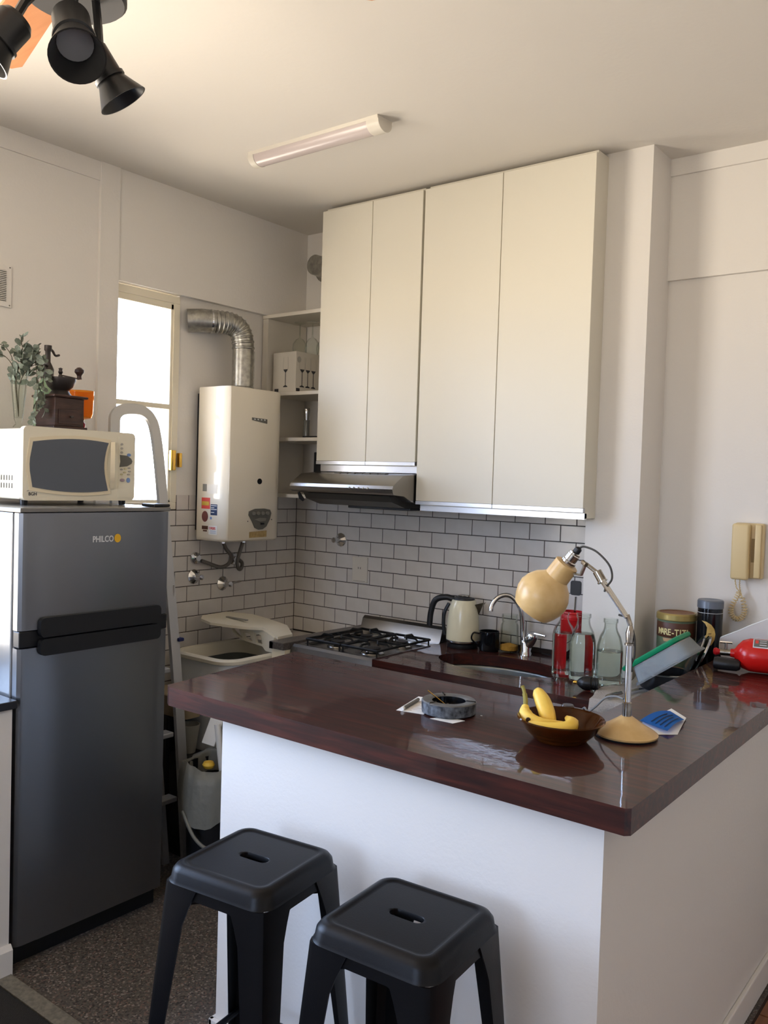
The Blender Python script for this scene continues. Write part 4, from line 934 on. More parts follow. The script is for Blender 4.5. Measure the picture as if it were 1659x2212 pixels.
fc = thing('kitchen_tap', 'chrome gooseneck mixer tap behind the sink', 'tap', (1.495, -0.10, ZC))
bm = B(); lathe(bm, [(0.0, 0), (0.030, 0), (0.028, 0.01), (0.024, 0.02), (0.026, 0.055), (0.022, 0.062), (0, 0.064)], (1.498, -0.10, ZC), 24); obj('body', bm, m_chrome, fc, smooth=40)
sp_ = smoothpath([(1.482, -0.102, ZC + 0.05), (1.478, -0.104, ZC + 0.14), (1.468, -0.108, ZC + 0.20), (1.44, -0.12, ZC + 0.245), (1.41, -0.135, ZC + 0.258), (1.38, -0.155, ZC + 0.245), (1.362, -0.17, ZC + 0.215), (1.358, -0.178, ZC + 0.185)], 7)
obj('spout', tube(B(), sp_, [0.0105] * (len(sp_) - 4) + [0.0112] * 4, 14), m_chrome, fc, smooth=True)
bm = B(); lathe(bm, [(0.022, 0.0), (0.025, 0.02), (0.025, 0.055), (0.020, 0.062), (0, 0.064)], (1.505, -0.10, ZC + 0.045), 20, axis_m((0.55, -0.1, 0.9))); obj('cartridge', bm, m_chrome, fc, smooth=40)
obj('lever', tube(B(), [(1.54, -0.105, ZC + 0.10), (1.60, -0.12, ZC + 0.098)], 0.0045, 8), m_chrome, fc, smooth=True)
cbm = B(); tube(cbm, smoothpath([(1.545, -0.04, ZC + 0.004), (1.58, -0.05, ZC + 0.006), (1.65, -0.05, ZC + 0.004), (1.71, -0.04, ZC + 0.03), (1.745, -0.03, ZC + 0.09)]), 0.003, 6)
tag(obj('black_cable', cbm, m_black, smooth=True), 'black cable lying along the tiles behind the tap', 'cable')

def bottle(label, x, y, prof, fill, seg=36):
    b = thing('glass_bottle', label, 'bottle', (x, y, ZC), 0, 'clear glass water bottles')
    dn = [prof[0]]
    for (r0, z0), (r1, z1) in zip(prof, prof[1:]):
        k = max(1, int((z1 - z0) / 0.006))
        dn += [(r0 + (r1 - r0) * i / k, z0 + (z1 - z0) * i / k) for i in range(1, k + 1)]
    prof = dn
    inner = [(max(r_ - 0.0022, 0), z) for r_, z in prof if z > 0.006]
    bm = B(); lathe(bm, [(0.0, 0.0)] + prof + inner[::-1] + [(0.0, 0.008)], (x, y, ZC), seg); obj('glass_body', bm, m_thin, b, smooth=50)
    w = [(0.0, 0.0082)] + [(r_ - 0.0019, z + (0.002 if z < 0.02 else 0)) for r_, z in prof if 0.006 < z < fill]
    def rad(zq):
        for (r0, z0), (r1, z1) in zip(prof, prof[1:]):
            if z0 <= zq <= z1: return r0 + (r1 - r0) * (zq - z0) / max(z1 - z0, 1e-6)
        return prof[-1][0]
    w += [(rad(fill) - 0.0019, fill - 0.0004), (rad(fill) - 0.004, fill), (0.0, fill)]
    bm = B(); lathe(bm, w, (x, y, ZC), seg); obj('water', bm, m_water, b, smooth=50)
    return b
bottle('straight clear glass bottle in front of the red canister', 1.806, -0.372,
       [(0.040, 0.0), (0.044, 0.006), (0.0445, 0.16), (0.043, 0.175), (0.036, 0.195), (0.022, 0.215), (0.0165, 0.228), (0.0165, 0.243), (0.019, 0.244), (0.019, 0.252), (0.0165, 0.253)], 0.172)
pm_ = [(0.044, 0.0), (0.050, 0.008), (0.0505, 0.13), (0.049, 0.15), (0.040, 0.185), (0.028, 0.208), (0.0245, 0.222), (0.0245, 0.236), (0.028, 0.238), (0.028, 0.252), (0.0245, 0.253)]
bottle('wide-mouth glass bottle nearly full of water, middle of the three', 1.898, -0.395, [(r_ * 1.0, z * 1.03) for r_, z in pm_], 0.185)
bottle('wide-mouth glass bottle two thirds full beside the lamp pole', 2.003, -0.385, [(r_ * 0.99, z) for r_, z in pm_], 0.130)
rc = thing('red_canister', 'red canister holding kitchen tools behind the straight bottle', 'canister', (1.755, -0.19, ZC))
bm = B(); lathe(bm, [(0.0, 0), (0.043, 0), (0.045, 0.006), (0.045, 0.19), (0.047, 0.195), (0.047, 0.215), (0.045, 0.22), (0.043, 0.232), (0.041, 0.232), (0.041, 0.01), (0, 0.01)], (1.752, -0.19, ZC), 32); obj('can', bm, m_redplastic, rc, smooth=30)
for z in (0.20, 0.208, 0.224):
    bm = B(); lathe(bm, [(0.0455, z - 0.002), (0.0485, z), (0.0455, z + 0.002)], (1.752, -0.19, ZC), 32, cap0=False, cap1=False); obj('rib', bm, m_redplastic, rc, smooth=True)
spt = thing('spatula', 'black spatula with steel shaft standing in the red canister', 'spatula', (1.765, -0.19, ZC + 0.02))
bm = B(); prism(bm, rrect(0.023, 0.030, 0.010, 4, 1.768, ZC + 0.330), -0.200, -0.193, fn=XZ); obj('blade', bm, m_black, spt, smooth=30)
obj('shaft', tube(B(), [(1.755, -0.19, ZC + 0.012), (1.770, -0.1965, ZC + 0.295)], 0.005, 8), m_chrome, spt, smooth=True)

# black bulb socket like object
bk = thing('bulb_socket', 'small black ribbed bulb socket with brass tip lying on worktop', 'socket', (1.985, -0.53, ZC))
ax = axis_m((1, 0.35, 0.02)); c = (1.935, -0.548, ZC + 0.027)
bm = B(); lathe(bm, [(0.0, 0.0), (0.005, 0.0), (0.007, 0.004), (0.007, 0.012), (0.009, 0.014), (0.0, 0.015)], c, 16, ax); obj('brass_tip', bm, m_brass, bk, smooth=30)
bm = B(); lathe(bm, [(0.008, 0.0152), (0.016, 0.022), (0.024, 0.035), (0.0265, 0.048), (0.026, 0.064), (0.0, 0.0645)], c, 24, ax); obj('cone', bm, m_sock, bk, smooth=40)
bm = B(); prof = [(0.0, 0.0647)]; z = 0.0647
for i in range(4): prof += [(0.0225, z), (0.0235, z + 0.003), (0.0215, z + 0.006)]; z += 0.0065
prof += [(0.0, z)]
lathe(bm, prof, c, 24, ax); obj('ribbed_cap', bm, m_sock, bk, smooth=30)

# towel with cutlery
tw = B(); nx, ny = 18, 28; rnd = random.Random(11); grid = []
for j in range(ny + 1):
    row = []
    for i in range(nx + 1):
        x = 2.035 + 0.285 * i / nx; t = j / ny; L = t * 0.60
        yy = -0.20 - L; zz = ZC + 0.010 + 0.004 * math.sin(i * 0.9) * math.sin(j * 0.6) + rnd.uniform(-.001, .001)
        if yy < -0.672: ex = -0.672 - yy; yy = -0.676 - 0.004 * math.sin(i * 0.8); zz = ZC + 0.006 - ex
        x += 0.02 * math.sin(j * 0.35) * (1 - i / nx)
        row.append(tw.verts.new((x, yy, zz)))
    grid.append(row)
for j in range(ny):
    for i in range(nx): tw.faces.new((grid[j][i], grid[j][i + 1], grid[j + 1][i + 1], grid[j + 1][i]))
bmesh.ops.solidify(tw, geom=tw.faces[:], thickness=0.004)
tag(obj('dish_towel', tw, m_cloth, smooth='all'), 'rumpled white dish towel hanging over the lower worktop edge', 'towel')
kn = thing('table_knife', 'steel table knife lying on the white dish towel', 'knife', (2.13, -0.55, ZC + 0.018))
obj('handle', tube(B(), smoothpath([(2.108, -0.65, ZC + 0.021), (2.114, -0.61, ZC + 0.023), (2.125, -0.56, ZC + 0.022)]), [0.006, 0.007, 0.0075, 0.0075] + [0.007] * 9 + [0.006] * 4, 10), m_nickel, kn, smooth=True)
bm = B(); prism(bm, [(2.119, -0.56), (2.131, -0.56), (2.162, -0.44), (2.152, -0.435), (2.14, -0.45)], ZC + 0.0205, ZC + 0.0225); obj('knife_blade', bm, m_chrome, kn)
# black pot with steel rim
pt = thing('cooking_pot', 'black pot with steel rim under the clear plastic container', 'pot', (2.225, -0.36, ZC + 0.016))
c = (2.205, -0.345, ZC + 0.016)
bm = B(); lathe(bm, [(0.0, 0.0), (0.085, 0.0), (0.092, 0.008), (0.094, 0.062), (0.090, 0.062), (0.087, 0.01), (0.0, 0.008)], c, 36); obj('pot_body', bm, m_black, pt, smooth=40)
bm = B(); lathe(bm, [(0.0945, 0.0595), (0.097, 0.0625), (0.0945, 0.0655), (0.089, 0.0635)], c, 36, cap0=False, cap1=False); obj('steel_rim', bm, m_chrome, pt, smooth=True)
# tilted plastic lid + container: frame along slope
S0 = Vector((2.125, -0.52, 1.012)); ux = Vector((0.805, 0.05, 0.585)).normalized(); uy = Vector((-0.05, 1, 0)); uy = (uy - ux * uy.dot(ux)).normalized(); un = ux.cross(uy)
def tl_(u, v, w): return tuple(S0 + ux * u + uy * v + un * w)
lidc = thing('storage_cover', 'green plastic container cover leaning in the dish corner', 'cover', (2.2, -0.43, 1.07))
bm = B(); loft(bm, [[tl_(x + 0.105, y + 0.085, w) for x, y in rrect(0.117 * s, 0.09 * s, 0.03, 5)] for s, w in ((1.0, 0.004), (1.03, 0.008), (1.03, 0.018), (0.97, 0.022))]); obj('lid_plate', bm, m_green, lidc, smooth=40)
ct = thing('plastic_container', 'clear plastic food container leaning beneath the green lid', 'container', (2.2, -0.45, 1.05))
bm = B(); loft(bm, [[tl_(x + 0.124, y + 0.075, w) for x, y in rrect(0.108 * s, 0.09 * s, 0.03, 5)] for s, w in ((0.92, 0.002), (1.02, -0.048), (1.08, -0.050), (1.08, -0.054), (0.99, -0.054), (0.90, -0.003))], cap0=True, cap1=True); obj('tub', bm, m_clearplastic, ct, smooth=40)
bm = B(); loft(bm, [[tl_(x + 0.124, y + 0.075, w) for x, y in rrect(0.108 * s, 0.09 * s, 0.03, 5)] for s, w in ((1.06, -0.0545), (1.10, -0.0545), (1.10, -0.060), (1.06, -0.060))], cap0=False, cap1=False); obj('tub_rim', bm, m_clearplastic, ct, smooth=40)
def pot_lid(label, cx, cy, cz, r_, col):
    t_ = thing('pot_lid', label, 'pot lid', (cx, cy, cz - r_), 0, 'steel-rimmed pot lids'); mt = axis_m((-0.86, -0.32, 0.42))
    bm = B(); lathe(bm, [(r_, 0), (r_ + 0.003, 0.004), (r_, 0.008), (r_ - 0.004, 0.004)], (cx, cy, cz), 48, mt, cap0=False, cap1=False); obj('steel_rim', bm, m_chrome, t_, smooth=True)
    bm = B(); lathe(bm, [(r_ - 0.003, 0.004), (r_ * 0.7, 0.014), (0, 0.020)], (cx, cy, cz), 40, mt, cap0=False); obj('lid_disc', bm, col, t_, smooth=True)
    return t_
pot_lid('front steel-rimmed pot lid leaning against the bar end', 2.268, -0.235, 1.035, 0.095, m_tintgrey)
pot_lid('rear steel-rimmed pot lid leaning behind the other', 2.288, -0.228, 1.040, 0.095, m_sinksteel)

# tins
t1 = thing('biscuit_tin', 'round vintage biscuit tin with gold rim against the corner wall', 'tin', (2.158, -0.11, ZC))
c = (2.158, -0.112, ZC)
bm = B(); lathe(bm, [(0, 0), (0.072, 0), (0.072, 0.245)], c, 40, cap1=False); obj('can', bm, m_tingreen, t1, smooth=40)
bm = B(); lathe(bm, [(0.0722, 0.175), (0.0728, 0.176), (0.0728, 0.232), (0.0722, 0.233)], c, 40, cap0=False, cap1=False); obj('brown_band', bm, m_tinbrown, t1, smooth=40)
bm = B(); lathe(bm, [(0.073, 0.240), (0.076, 0.243), (0.076, 0.262), (0.072, 0.268), (0.066, 0.268)], c, 40, cap0=False, cap1=False); obj('gold_rim', bm, m_tingold, t1, smooth=30)
bm = B(); lathe(bm, [(0.067, 0.2675), (0.064, 0.264), (0.0, 0.264)], c, 40, cap0=False); obj('lid_top', bm, m_tinlid, t1)
def curved_text(s, size, cx, cy, z, R_, a0, da, mat, parent):
    for i, ch in enumerate(s):
        if ch == ' ': continue
        a = a0 + da * i; p = Vector((cx + R_ * math.cos(a), cy + R_ * math.sin(a), z)); rt = Vector((-math.sin(a), math.cos(a), 0))
        text('letter', ch, size, p, rt, (0, 0, 1), mat, parent, ext=0.0006, align='CENTER', xs=0.8)
A0 = math.atan2(-3.494 + 0.11, 3.2965 - 2.158)
curved_text('MARE-TITI', 0.034, c[0], c[1], ZC + 0.186, 0.0732, A0 - 0.92, 0.19, m_lettercream, t1)
def on_cyl(pts, R_, a_c, z0, m, parent, name, thick=0.0008):
    bm = B(); prism(bm, list(pts), 0, thick)
    u0 = min(p[0] for p in pts); u1 = max(p[0] for p in pts); k = u0 + 0.003
    while k < u1:
        bmesh.ops.bisect_plane(bm, geom=bm.verts[:] + bm.edges[:] + bm.faces[:], plane_co=(k, 0, 0), plane_no=(1, 0, 0)); k += 0.003
    for v in bm.verts:
        u, h, w = v.co; v.co = (c[0] + (R_ + w) * math.cos(a_c + u / R_), c[1] + (R_ + w) * math.sin(a_c + u / R_), z0 + h)
    return obj(name, bm, m, parent)
on_cyl(ellipse(-0.005, 0.0, 0.012, 0.015, 16), 0.0722, A0 - 0.05, ZC + 0.145, m_tinpic, t1, 'picture_head'); on_cyl(ellipse(-0.005, 0.013, 0.015, 0.010, 14), 0.0730, A0 - 0.05, ZC + 0.149, m_tinbrown, t1, 'picture_hair')
on_cyl([(-0.03, -0.05), (0.02, -0.05), (0.014, -0.01), (-0.005, 0.0), (-0.022, -0.012)], 0.0722, A0 - 0.05, ZC + 0.132, m_tinpic, t1, 'picture_body')
on_cyl([(-0.04, 0.0), (0.04, 0.0), (0.035, 0.016), (-0.045, 0.012)], 0.0722, A0 - 0.1, ZC + 0.160, m_tinpic, t1, 'picture_banner')
t2 = thing('moon_tin', 'tall black tin with golden crescent moon face and grey lid', 'tin', (2.283, -0.10, ZC))
c = (2.283, -0.105, ZC)
bm = B(); lathe(bm, [(0, 0), (0.046, 0), (0.046, 0.298)], c, 36, cap1=False); obj('can', bm, m_blackgloss, t2, smooth=40)
bm = B(); lathe(bm, [(0.0462, 0.298), (0.048, 0.30), (0.048, 0.325), (0.045, 0.330), (0.040, 0.329), (0.0, 0.326)], c, 36, cap0=False); obj('lid', bm, m_greylid, t2, smooth=30)
bm = B(); lathe(bm, [(0.0464, 0.281), (0.0468, 0.2815), (0.0464, 0.2825)], c, 36, cap0=False, cap1=False); obj('pinstripe', bm, m_letter, t2)
A1 = math.atan2(-3.494 + 0.105, 3.2965 - 2.283)
moon = [(-0.026, 0.052), (-0.008, 0.050), (0.010, 0.040), (0.022, 0.024), (0.027, 0.004), (0.024, -0.018), (0.014, -0.036), (-0.002, -0.048), (-0.016, -0.050),
        (-0.018, -0.040), (-0.014, -0.033), (-0.024, -0.022), (-0.014, -0.008), (-0.006, 0.0), (-0.005, 0.012), (-0.004, 0.028), (-0.012, 0.042)]
on_cyl(moon, 0.0462, A1 - 0.10, ZC + 0.200, m_moon, t2, 'crescent')
on_cyl([(0.0, 0.002), (0.012, 0.004), (0.012, 0.008), (0.002, 0.007)], 0.0470, A1 - 0.10, ZC + 0.200, m_moonface, t2, 'crescent_eye')
on_cyl([(-0.006, -0.028), (0.004, -0.031), (0.004, -0.034), (-0.008, -0.033)], 0.0470, A1 - 0.10, ZC + 0.200, m_moonface, t2, 'crescent_mouth')

# ------------------------------------------------------------------ white sheet + extinguisher
bm = B(); pts = [(2.340, 1.042), (2.331, 1.075), (2.333, 1.109), (2.344, 1.120), (2.404, 1.152), (2.444, 1.176), (2.56, 1.235), (2.64, 1.24), (2.64, 1.042)]
prism(bm, pts, -0.132, -0.129, fn=XZ)
sh = obj('plastic_sheet', bm, m_whitesheet, None); tag(sh, 'white frosted plastic sheet standing behind the fire extinguisher', 'plastic sheet')
bm = B(); tube(bm, smoothpath([(a, -0.1305, b) for a, b in pts[:7]], 4), 0.0028, 6); o = obj('sheet_edge', bm, m_paper, sh, smooth=True)
ex = thing('fire_extinguisher', 'small red fire extinguisher lying on the bar top end', 'fire extinguisher', (2.52, -0.27, 1.041))
ad = Vector((0.86, 0.18, 0.0)).normalized(); mt = axis_m(ad); c = Vector((2.418, -0.345, 1.1))
bm = B(); lathe(bm, [(0.014, 0.012), (0.016, 0.025), (0.030, 0.034), (0.048, 0.050), (0.057, 0.075), (0.058, 0.10), (0.058, 0.19), (0.052, 0.205), (0, 0.21)], c, 40, mt); obj('cylinder', bm, m_red, ex, smooth=40)
for a, b in ((0.142, 0.162),): bm = B(); lathe(bm, [(0.0582, a), (0.0605, a + 0.001), (0.0605, b), (0.0582, b + 0.001)], c, 40, mt, cap0=False, cap1=False); obj('black_strap', bm, m_black, ex, smooth=30)
bm = B(); lathe(bm, [(0.0, -0.022), (0.012, -0.022), (0.012, 0.012), (0, 0.013)], c, 16, mt); obj('valve_body', bm, m_nickel, ex, smooth=30)
obj('pin', tube(B(), [c + Vector((-0.004, 0, 0.01)), c + Vector((-0.004, 0, 0.034))], 0.005, 10), m_nickel, ex, smooth=True)
obj('pin_head', tube(B(), [c + Vector((-0.024, 0, 0.034)), c + Vector((0.018, 0, 0.036))], 0.0045, 8), m_chrome, ex, smooth=True)
obj('red_knob', lathe(B(), [(0.0, -0.046), (0.010, -0.044), (0.014, -0.036), (0.010, -0.026), (0.008, -0.022), (0, -0.0215)], c, 16, mt), m_redplastic, ex, smooth=40)
obj('horn', lathe(B(), [(0.0, 0), (0.020, 0.0), (0.023, 0.01), (0.021, 0.075), (0.014, 0.085), (0, 0.085)], Vector((2.388, -0.385, 1.066)), 20, axis_m((0.9, 0.1, 0.0))), m_black, ex, smooth=40)
# label on the cylinder: curved patch
Rm = mt
def ex_patch(a0, a1, z0, z1, R_, m, name, n=8):
    bm = B(); ring = []
    for rr_ in (R_, R_ + 0.0006):
        pts_ = [(rr_ * math.cos(a0 + (a1 - a0) * i / n), rr_ * math.sin(a0 + (a1 - a0) * i / n)) for i in range(n + 1)]
        ring.append(pts_)
    for i in range(n):
        q = [Vector((ring[1][i][0], ring[1][i][1], z0)), Vector((ring[1][i + 1][0], ring[1][i + 1][1], z0)), Vector((ring[1][i + 1][0], ring[1][i + 1][1], z1)), Vector((ring[1][i][0], ring[1][i][1], z1))]
        bm.faces.new([bm.verts.new(Rm @ v + c) for v in q])
    bmesh.ops.remove_doubles(bm, verts=bm.verts, dist=1e-6)
    return obj(name, bm, m, ex)
dcam = (Rm.inverted() @ (Vector((3.2965, -3.494, 1.6676)) - c)); ac = math.atan2(dcam.y, dcam.x)
upl = (Rm.inverted() @ Vector((0, 0, 1))); au = math.atan2(upl.y, upl.x)
sg = 1 if ((au - ac + PI) % (2 * PI) - PI) > 0 else -1
def ex_lab(a, b, *k): a0, a1 = ac + sg * a, ac + sg * b; return ex_patch(min(a0, a1), max(a0, a1), *k)
ex_lab(0.45, 1.25, 0.085, 0.135, 0.0585, m_letter, 'label'); ex_lab(0.52, 1.18, 0.088, 0.132, 0.0590, m_panel, 'label_field')
ex_lab(0.75, 1.05, 0.092, 0.102, 0.0595, m_stred, 'label_mark')
for a in (0.62, 0.80, 0.98): ex_lab(a, a + 0.05, 0.106, 0.128, 0.0595, m_letter, 'label_line')

# ------------------------------------------------------------------ intercom phone
ic = thing('intercom_phone', 'yellowed wall intercom handset with coiled cord', 'telephone', (2.385, -0.02, 1.44))
obj('wall_base', bx(2.340, 2.445, -0.035, -0.0005, 1.338, 1.548, bev=0.006), m_phone, ic, smooth=30)
obj('handset', bx(2.338, 2.402, -0.070, -0.036, 1.332, 1.546, bev=0.010, seg=4), m_phone, ic, smooth=40)
obj('cradle_ridge', bx(2.418, 2.440, -0.050, -0.0352, 1.342, 1.544, bev=0.004), m_phone, ic, smooth=30)
obj('grip_recess_shade', bx(2.404, 2.416, -0.0365, -0.0352, 1.40, 1.49), P('recess_shade', (150, 128, 84), 0.6), ic)  # flat strip in darker plastic tone, shade of the grip recess painted in
lp_ = smoothpath([(2.352, -0.045, 1.332), (2.357, -0.04, 1.30), (2.366, -0.035, 1.285), (2.360, -0.035, 1.265), (2.345, -0.033, 1.235), (2.338, -0.033, 1.205), (2.350, -0.033, 1.182), (2.368, -0.033, 1.178), (2.385, -0.033, 1.195), (2.388, -0.033, 1.225), (2.378, -0.033, 1.262), (2.370, -0.030, 1.285), (2.364, -0.025, 1.31), (2.364, -0.02, 1.336)], 10)
n = len(lp_); coil = []
for i in range((n - 1) * 8):
    t = i / 8; k = int(t); p = lp_[k].lerp(lp_[min(k + 1, n - 1)], t - k); d = (lp_[min(k + 1, n - 1)] - lp_[k]).normalized(); s_ = Vector((0, 1, 0)); q = d.cross(s_)
    on = 0.0085 if 22 < t < n - 30 else 0.0008
    ph = t * 1.9; coil.append(p + (s_ * math.cos(ph) + q * math.sin(ph)) * on)
obj('coiled_cord', tube(B(), coil, 0.0021, 5), m_phone, ic, smooth=True)

# ------------------------------------------------------------------ desk lamp on the bar
ZB = 1.0405
lm = thing('desk_lamp', 'vintage cream desk lamp with chrome jointed arm on bar top', 'desk lamp', (2.472, -1.388, ZB))
c = (2.472, -1.388, ZB); yl = -1.388
bm = B(); lathe(bm, [(0.0, 0), (0.077, 0), (0.078, 0.004), (0.0, 0.0045)], c, 40); obj('felt_ring', bm, m_black, lm)
bm = B(); lathe(bm, [(0.078, 0.0046), (0.079, 0.009), (0.070, 0.016), (0.045, 0.030), (0.024, 0.044), (0.014, 0.051), (0.0, 0.052)], c, 40); obj('base', bm, m_lampcream, lm, smooth=40)
bm = B(); lathe(bm, [(0.0115, 0.050), (0.0115, 0.085), (0.009, 0.087), (0.0, 0.087)], c, 20); obj('lower_collar', bm, m_nickel, lm, smooth=30)
bm = B(); lathe(bm, [(0.0085, 0.0872), (0.0085, 0.235)], c, 20, cap1=False); obj('pole', bm, m_chrome, lm, smooth=40)
bm = B(); lathe(bm, [(0.0, 0.23), (0.0125, 0.231), (0.0125, 0.236), (0.0095, 0.238), (0.011, 0.262), (0.0085, 0.272), (0.005, 0.282), (0, 0.284)], c, 20); obj('upper_collar', bm, m_nickel, lm, smooth=30)
J1 = Vector((2.470, yl, ZB + 0.285)); J2 = Vector((2.385, yl, 1.438)); J2b = Vector((2.372, yl, 1.452))
obj('lower_joint', tube(B(), [J1 + Vector((0.002, 0, -0.004)), J1 + Vector((-0.008, 0, 0.022))], 0.0065, 10), m_nickel, lm, smooth=True)
for dy in (-0.0065, 0.0065): obj('arm_rod', tube(B(), [Vector((2.462, yl + dy, ZB + 0.300)), J2 + Vector((0, dy, 0))], 0.0048, 10), m_chrome, lm, smooth=True)
obj('arm_sleeve', tube(B(), [J2 + Vector((0.008, 0, -0.012)), J2 + Vector((-0.008, 0, 0.012))], 0.0115, 14), m_nickel, lm, smooth=True)
obj('sleeve_ring', tube(B(), [J2 + Vector((0.009, 0, -0.014)), J2 + Vector((0.007, 0, -0.011))], 0.0135, 14), m_chrome, lm, smooth=True)
obj('elbow_link', tube(B(), [J2b + Vector((0.004, 0, -0.004)), Vector((2.345, yl - 0.002, 1.468))], 0.0055, 10), m_nickel, lm, smooth=True)
obj('wing_screw', tube(B(), [Vector((2.352, yl - 0.012, 1.465)), Vector((2.338, yl - 0.004, 1.472))], 0.006, 10), m_nickel, lm, smooth=True)
NK = Vector((2.292, yl, 1.462)); EN = Vector((2.200, yl - 0.015, 1.330)); ad = (EN - NK); LL = ad.length; mt = axis_m(ad)
bm = B(); tube(bm, [Vector((2.345, yl, 1.468)), Vector((2.333, yl, 1.436)), Vector((2.316, yl, 1.438)), Vector((2.300, yl, 1.446))], 1.0, prof=rect_prof(0.004, 0.016)); obj('shade_bracket', bm, m_nickel, lm)
s = LL / 0.165
prof = [(0.0, -0.002), (0.029, -0.002), (0.0325, 0.0), (0.0335, 0.046 * s), (0.038, 0.052 * s), (0.054, 0.066 * s), (0.066, 0.086 * s), (0.0715, 0.106 * s), (0.070, 0.126 * s), (0.063, 0.146 * s), (0.054, 0.163 * s), (0.052, 0.163 * s), (0.061, 0.145 * s), (0.068, 0.124 * s), (0.069, 0.106 * s), (0.063, 0.088 * s), (0.050, 0.070 * s), (0.03, 0.056 * s), (0.0, 0.055 * s)]
bm = B(); lathe(bm, prof, NK, 48, mt); obj('shade', bm, m_lampcream, lm, smooth=35)
up = -ad.normalized(); mtu = axis_m(up)
bm = B(); lathe(bm, [(0.0195, 0.002), (0.0205, 0.006), (0.0205, 0.012), (0.017, 0.014), (0.017, 0.032), (0.0155, 0.034), (0.0155, 0.038), (0.012, 0.040), (0.0, 0.040)], NK, 28, mtu); obj('bulb_holder', bm, m_chrome, lm, smooth=30)
bm = B(); lathe(bm, [(0.0, 0.0405), (0.010, 0.0405), (0.0095, 0.052), (0.005, 0.056), (0.0, 0.056)], NK, 18, mtu); obj('holder_cap', bm, m_black, lm, smooth=30)
tip = NK + up * 0.055
cd = smoothpath([tip, tip + Vector((0.015, 0, 0.004)), (2.375, yl, 1.500), (2.410, yl, 1.468), (2.418, yl, 1.435), (2.405, yl - 0.004, 1.412), (2.402, yl - 0.006, 1.400)], 8)
obj('upper_cord', tube(B(), cd, 0.0028, 8), m_cable, lm, smooth=True)
cd = smoothpath([(2.440, yl, 1.345), (2.462, yl, 1.338), (2.482, yl, 1.300), (2.486, yl, 1.25), (2.479, yl, 1.225), (2.4805, yl, 1.205)], 8)
obj('lower_cord', tube(B(), cd, 0.0028, 8), m_cable, lm, smooth=True)
cd = smoothpath([(2.462, yl, ZB + 0.092), (2.43, -1.36, ZB + 0.088), (2.39, -1.33, ZB + 0.072), (2.350, -1.30, ZB + 0.035), (2.315, -1.27, ZB + 0.008), (2.28, -1.215, ZB + 0.003), (2.26, -1.205, ZB - 0.02)], 8)
obj('supply_cord', tube(B(), cd, 0.0028, 8), P('light_grey_cable', (120, 120, 118), 0.5), lm, smooth=True)

# ------------------------------------------------------------------ bowl with bananas
bw = thing('fruit_bowl', 'brown glass bowl of bananas on the bar top', 'bowl', (2.362, -1.535, ZB))
c = (2.362, -1.535, ZB)
bm = B(); lathe(bm, [(0.0, 0.0), (0.062, 0.0), (0.068, 0.006), (0.088, 0.026), (0.101, 0.046), (0.106, 0.050), (0.108, 0.053), (0.106, 0.056), (0.099, 0.051), (0.083, 0.028), (0.062, 0.010), (0.0, 0.007)], c, 56); obj('bowl_body', bm, m_amber, bw, smooth=50)
def banana(label, pts, rads, tipcol=True):
    b = thing('banana', label, 'banana', pts[0], 0, 'bananas in the brown bowl')
    pp = smoothpath(pts, 7); n_ = len(pp); rr_ = []
    for i in range(n_):
        t = i / (n_ - 1) * (len(rads) - 1); k = min(int(t), len(rads) - 2); rr_.append(rads[k] + (rads[k + 1] - rads[k]) * (t - k))
    pent = [(math.cos(2 * PI * i / 15) * (1 + 0.05 * math.cos(5 * 2 * PI * i / 15)), math.sin(2 * PI * i / 15) * (1 + 0.05 * math.cos(5 * 2 * PI * i / 15))) for i in range(15)]
    obj('fruit', tube(B(), pp, rr_, prof=pent), m_banana, b, smooth=50)
    return b
b1 = banana('banana with long upright stalk on the left of the bowl', [(2.268, -1.545, 1.110), (2.274, -1.556, 1.095), (2.294, -1.570, 1.084), (2.325, -1.568, 1.078), (2.352, -1.550, 1.078), (2.365, -1.53, 1.080)], [0.008, 0.015, 0.018, 0.017, 0.013, 0.006])
obj('stalk', tube(B(), smoothpath([(2.269, -1.546, 1.107), (2.262, -1.535, 1.125), (2.250, -1.522, 1.142), (2.243, -1.518, 1.150)]), [0.0088] + [0.006] * 12 + [0.0045] * 10 + [0.0055] * 2, 8), m_bananagreen, b1, smooth=True)
bm = B(); lathe(bm, [(0, 0), (0.0065, 0.0005), (0.005, 0.0025), (0, 0.003)], (2.300, -1.5885, 1.088), 12, axis_m((0.55, -0.8, 0.1))); obj('brown_spot', bm, m_bananabrown, b1)
b2 = banana('upright banana standing in the middle of the bowl', [(2.272, -1.500, 1.141), (2.282, -1.505, 1.137), (2.300, -1.515, 1.122), (2.318, -1.525, 1.098), (2.332, -1.530, 1.065)], [0.006, 0.016, 0.0205, 0.021, 0.017])
b3 = banana('banana lying low on the right in the bowl', [(2.305, -1.592, 1.082), (2.330, -1.598, 1.078), (2.368, -1.588, 1.077), (2.396, -1.565, 1.082), (2.392, -1.535, 1.087), (2.365, -1.505, 1.088)], [0.006, 0.015, 0.018, 0.018, 0.016, 0.007])
sg_ = thing('shot_glass', 'small dark glass stopper standing behind the fruit bowl', 'glass stopper', (2.262, -1.285, ZB))
obj('stopper_body', lathe(B(), [(0, 0), (0.014, 0), (0.017, 0.004), (0.018, 0.018), (0.015, 0.022), (0, 0.022)], (2.262, -1.285, ZB), 16), P('dark_ribbed_glass', (70, 62, 58), 0.2), sg_, smooth=30)

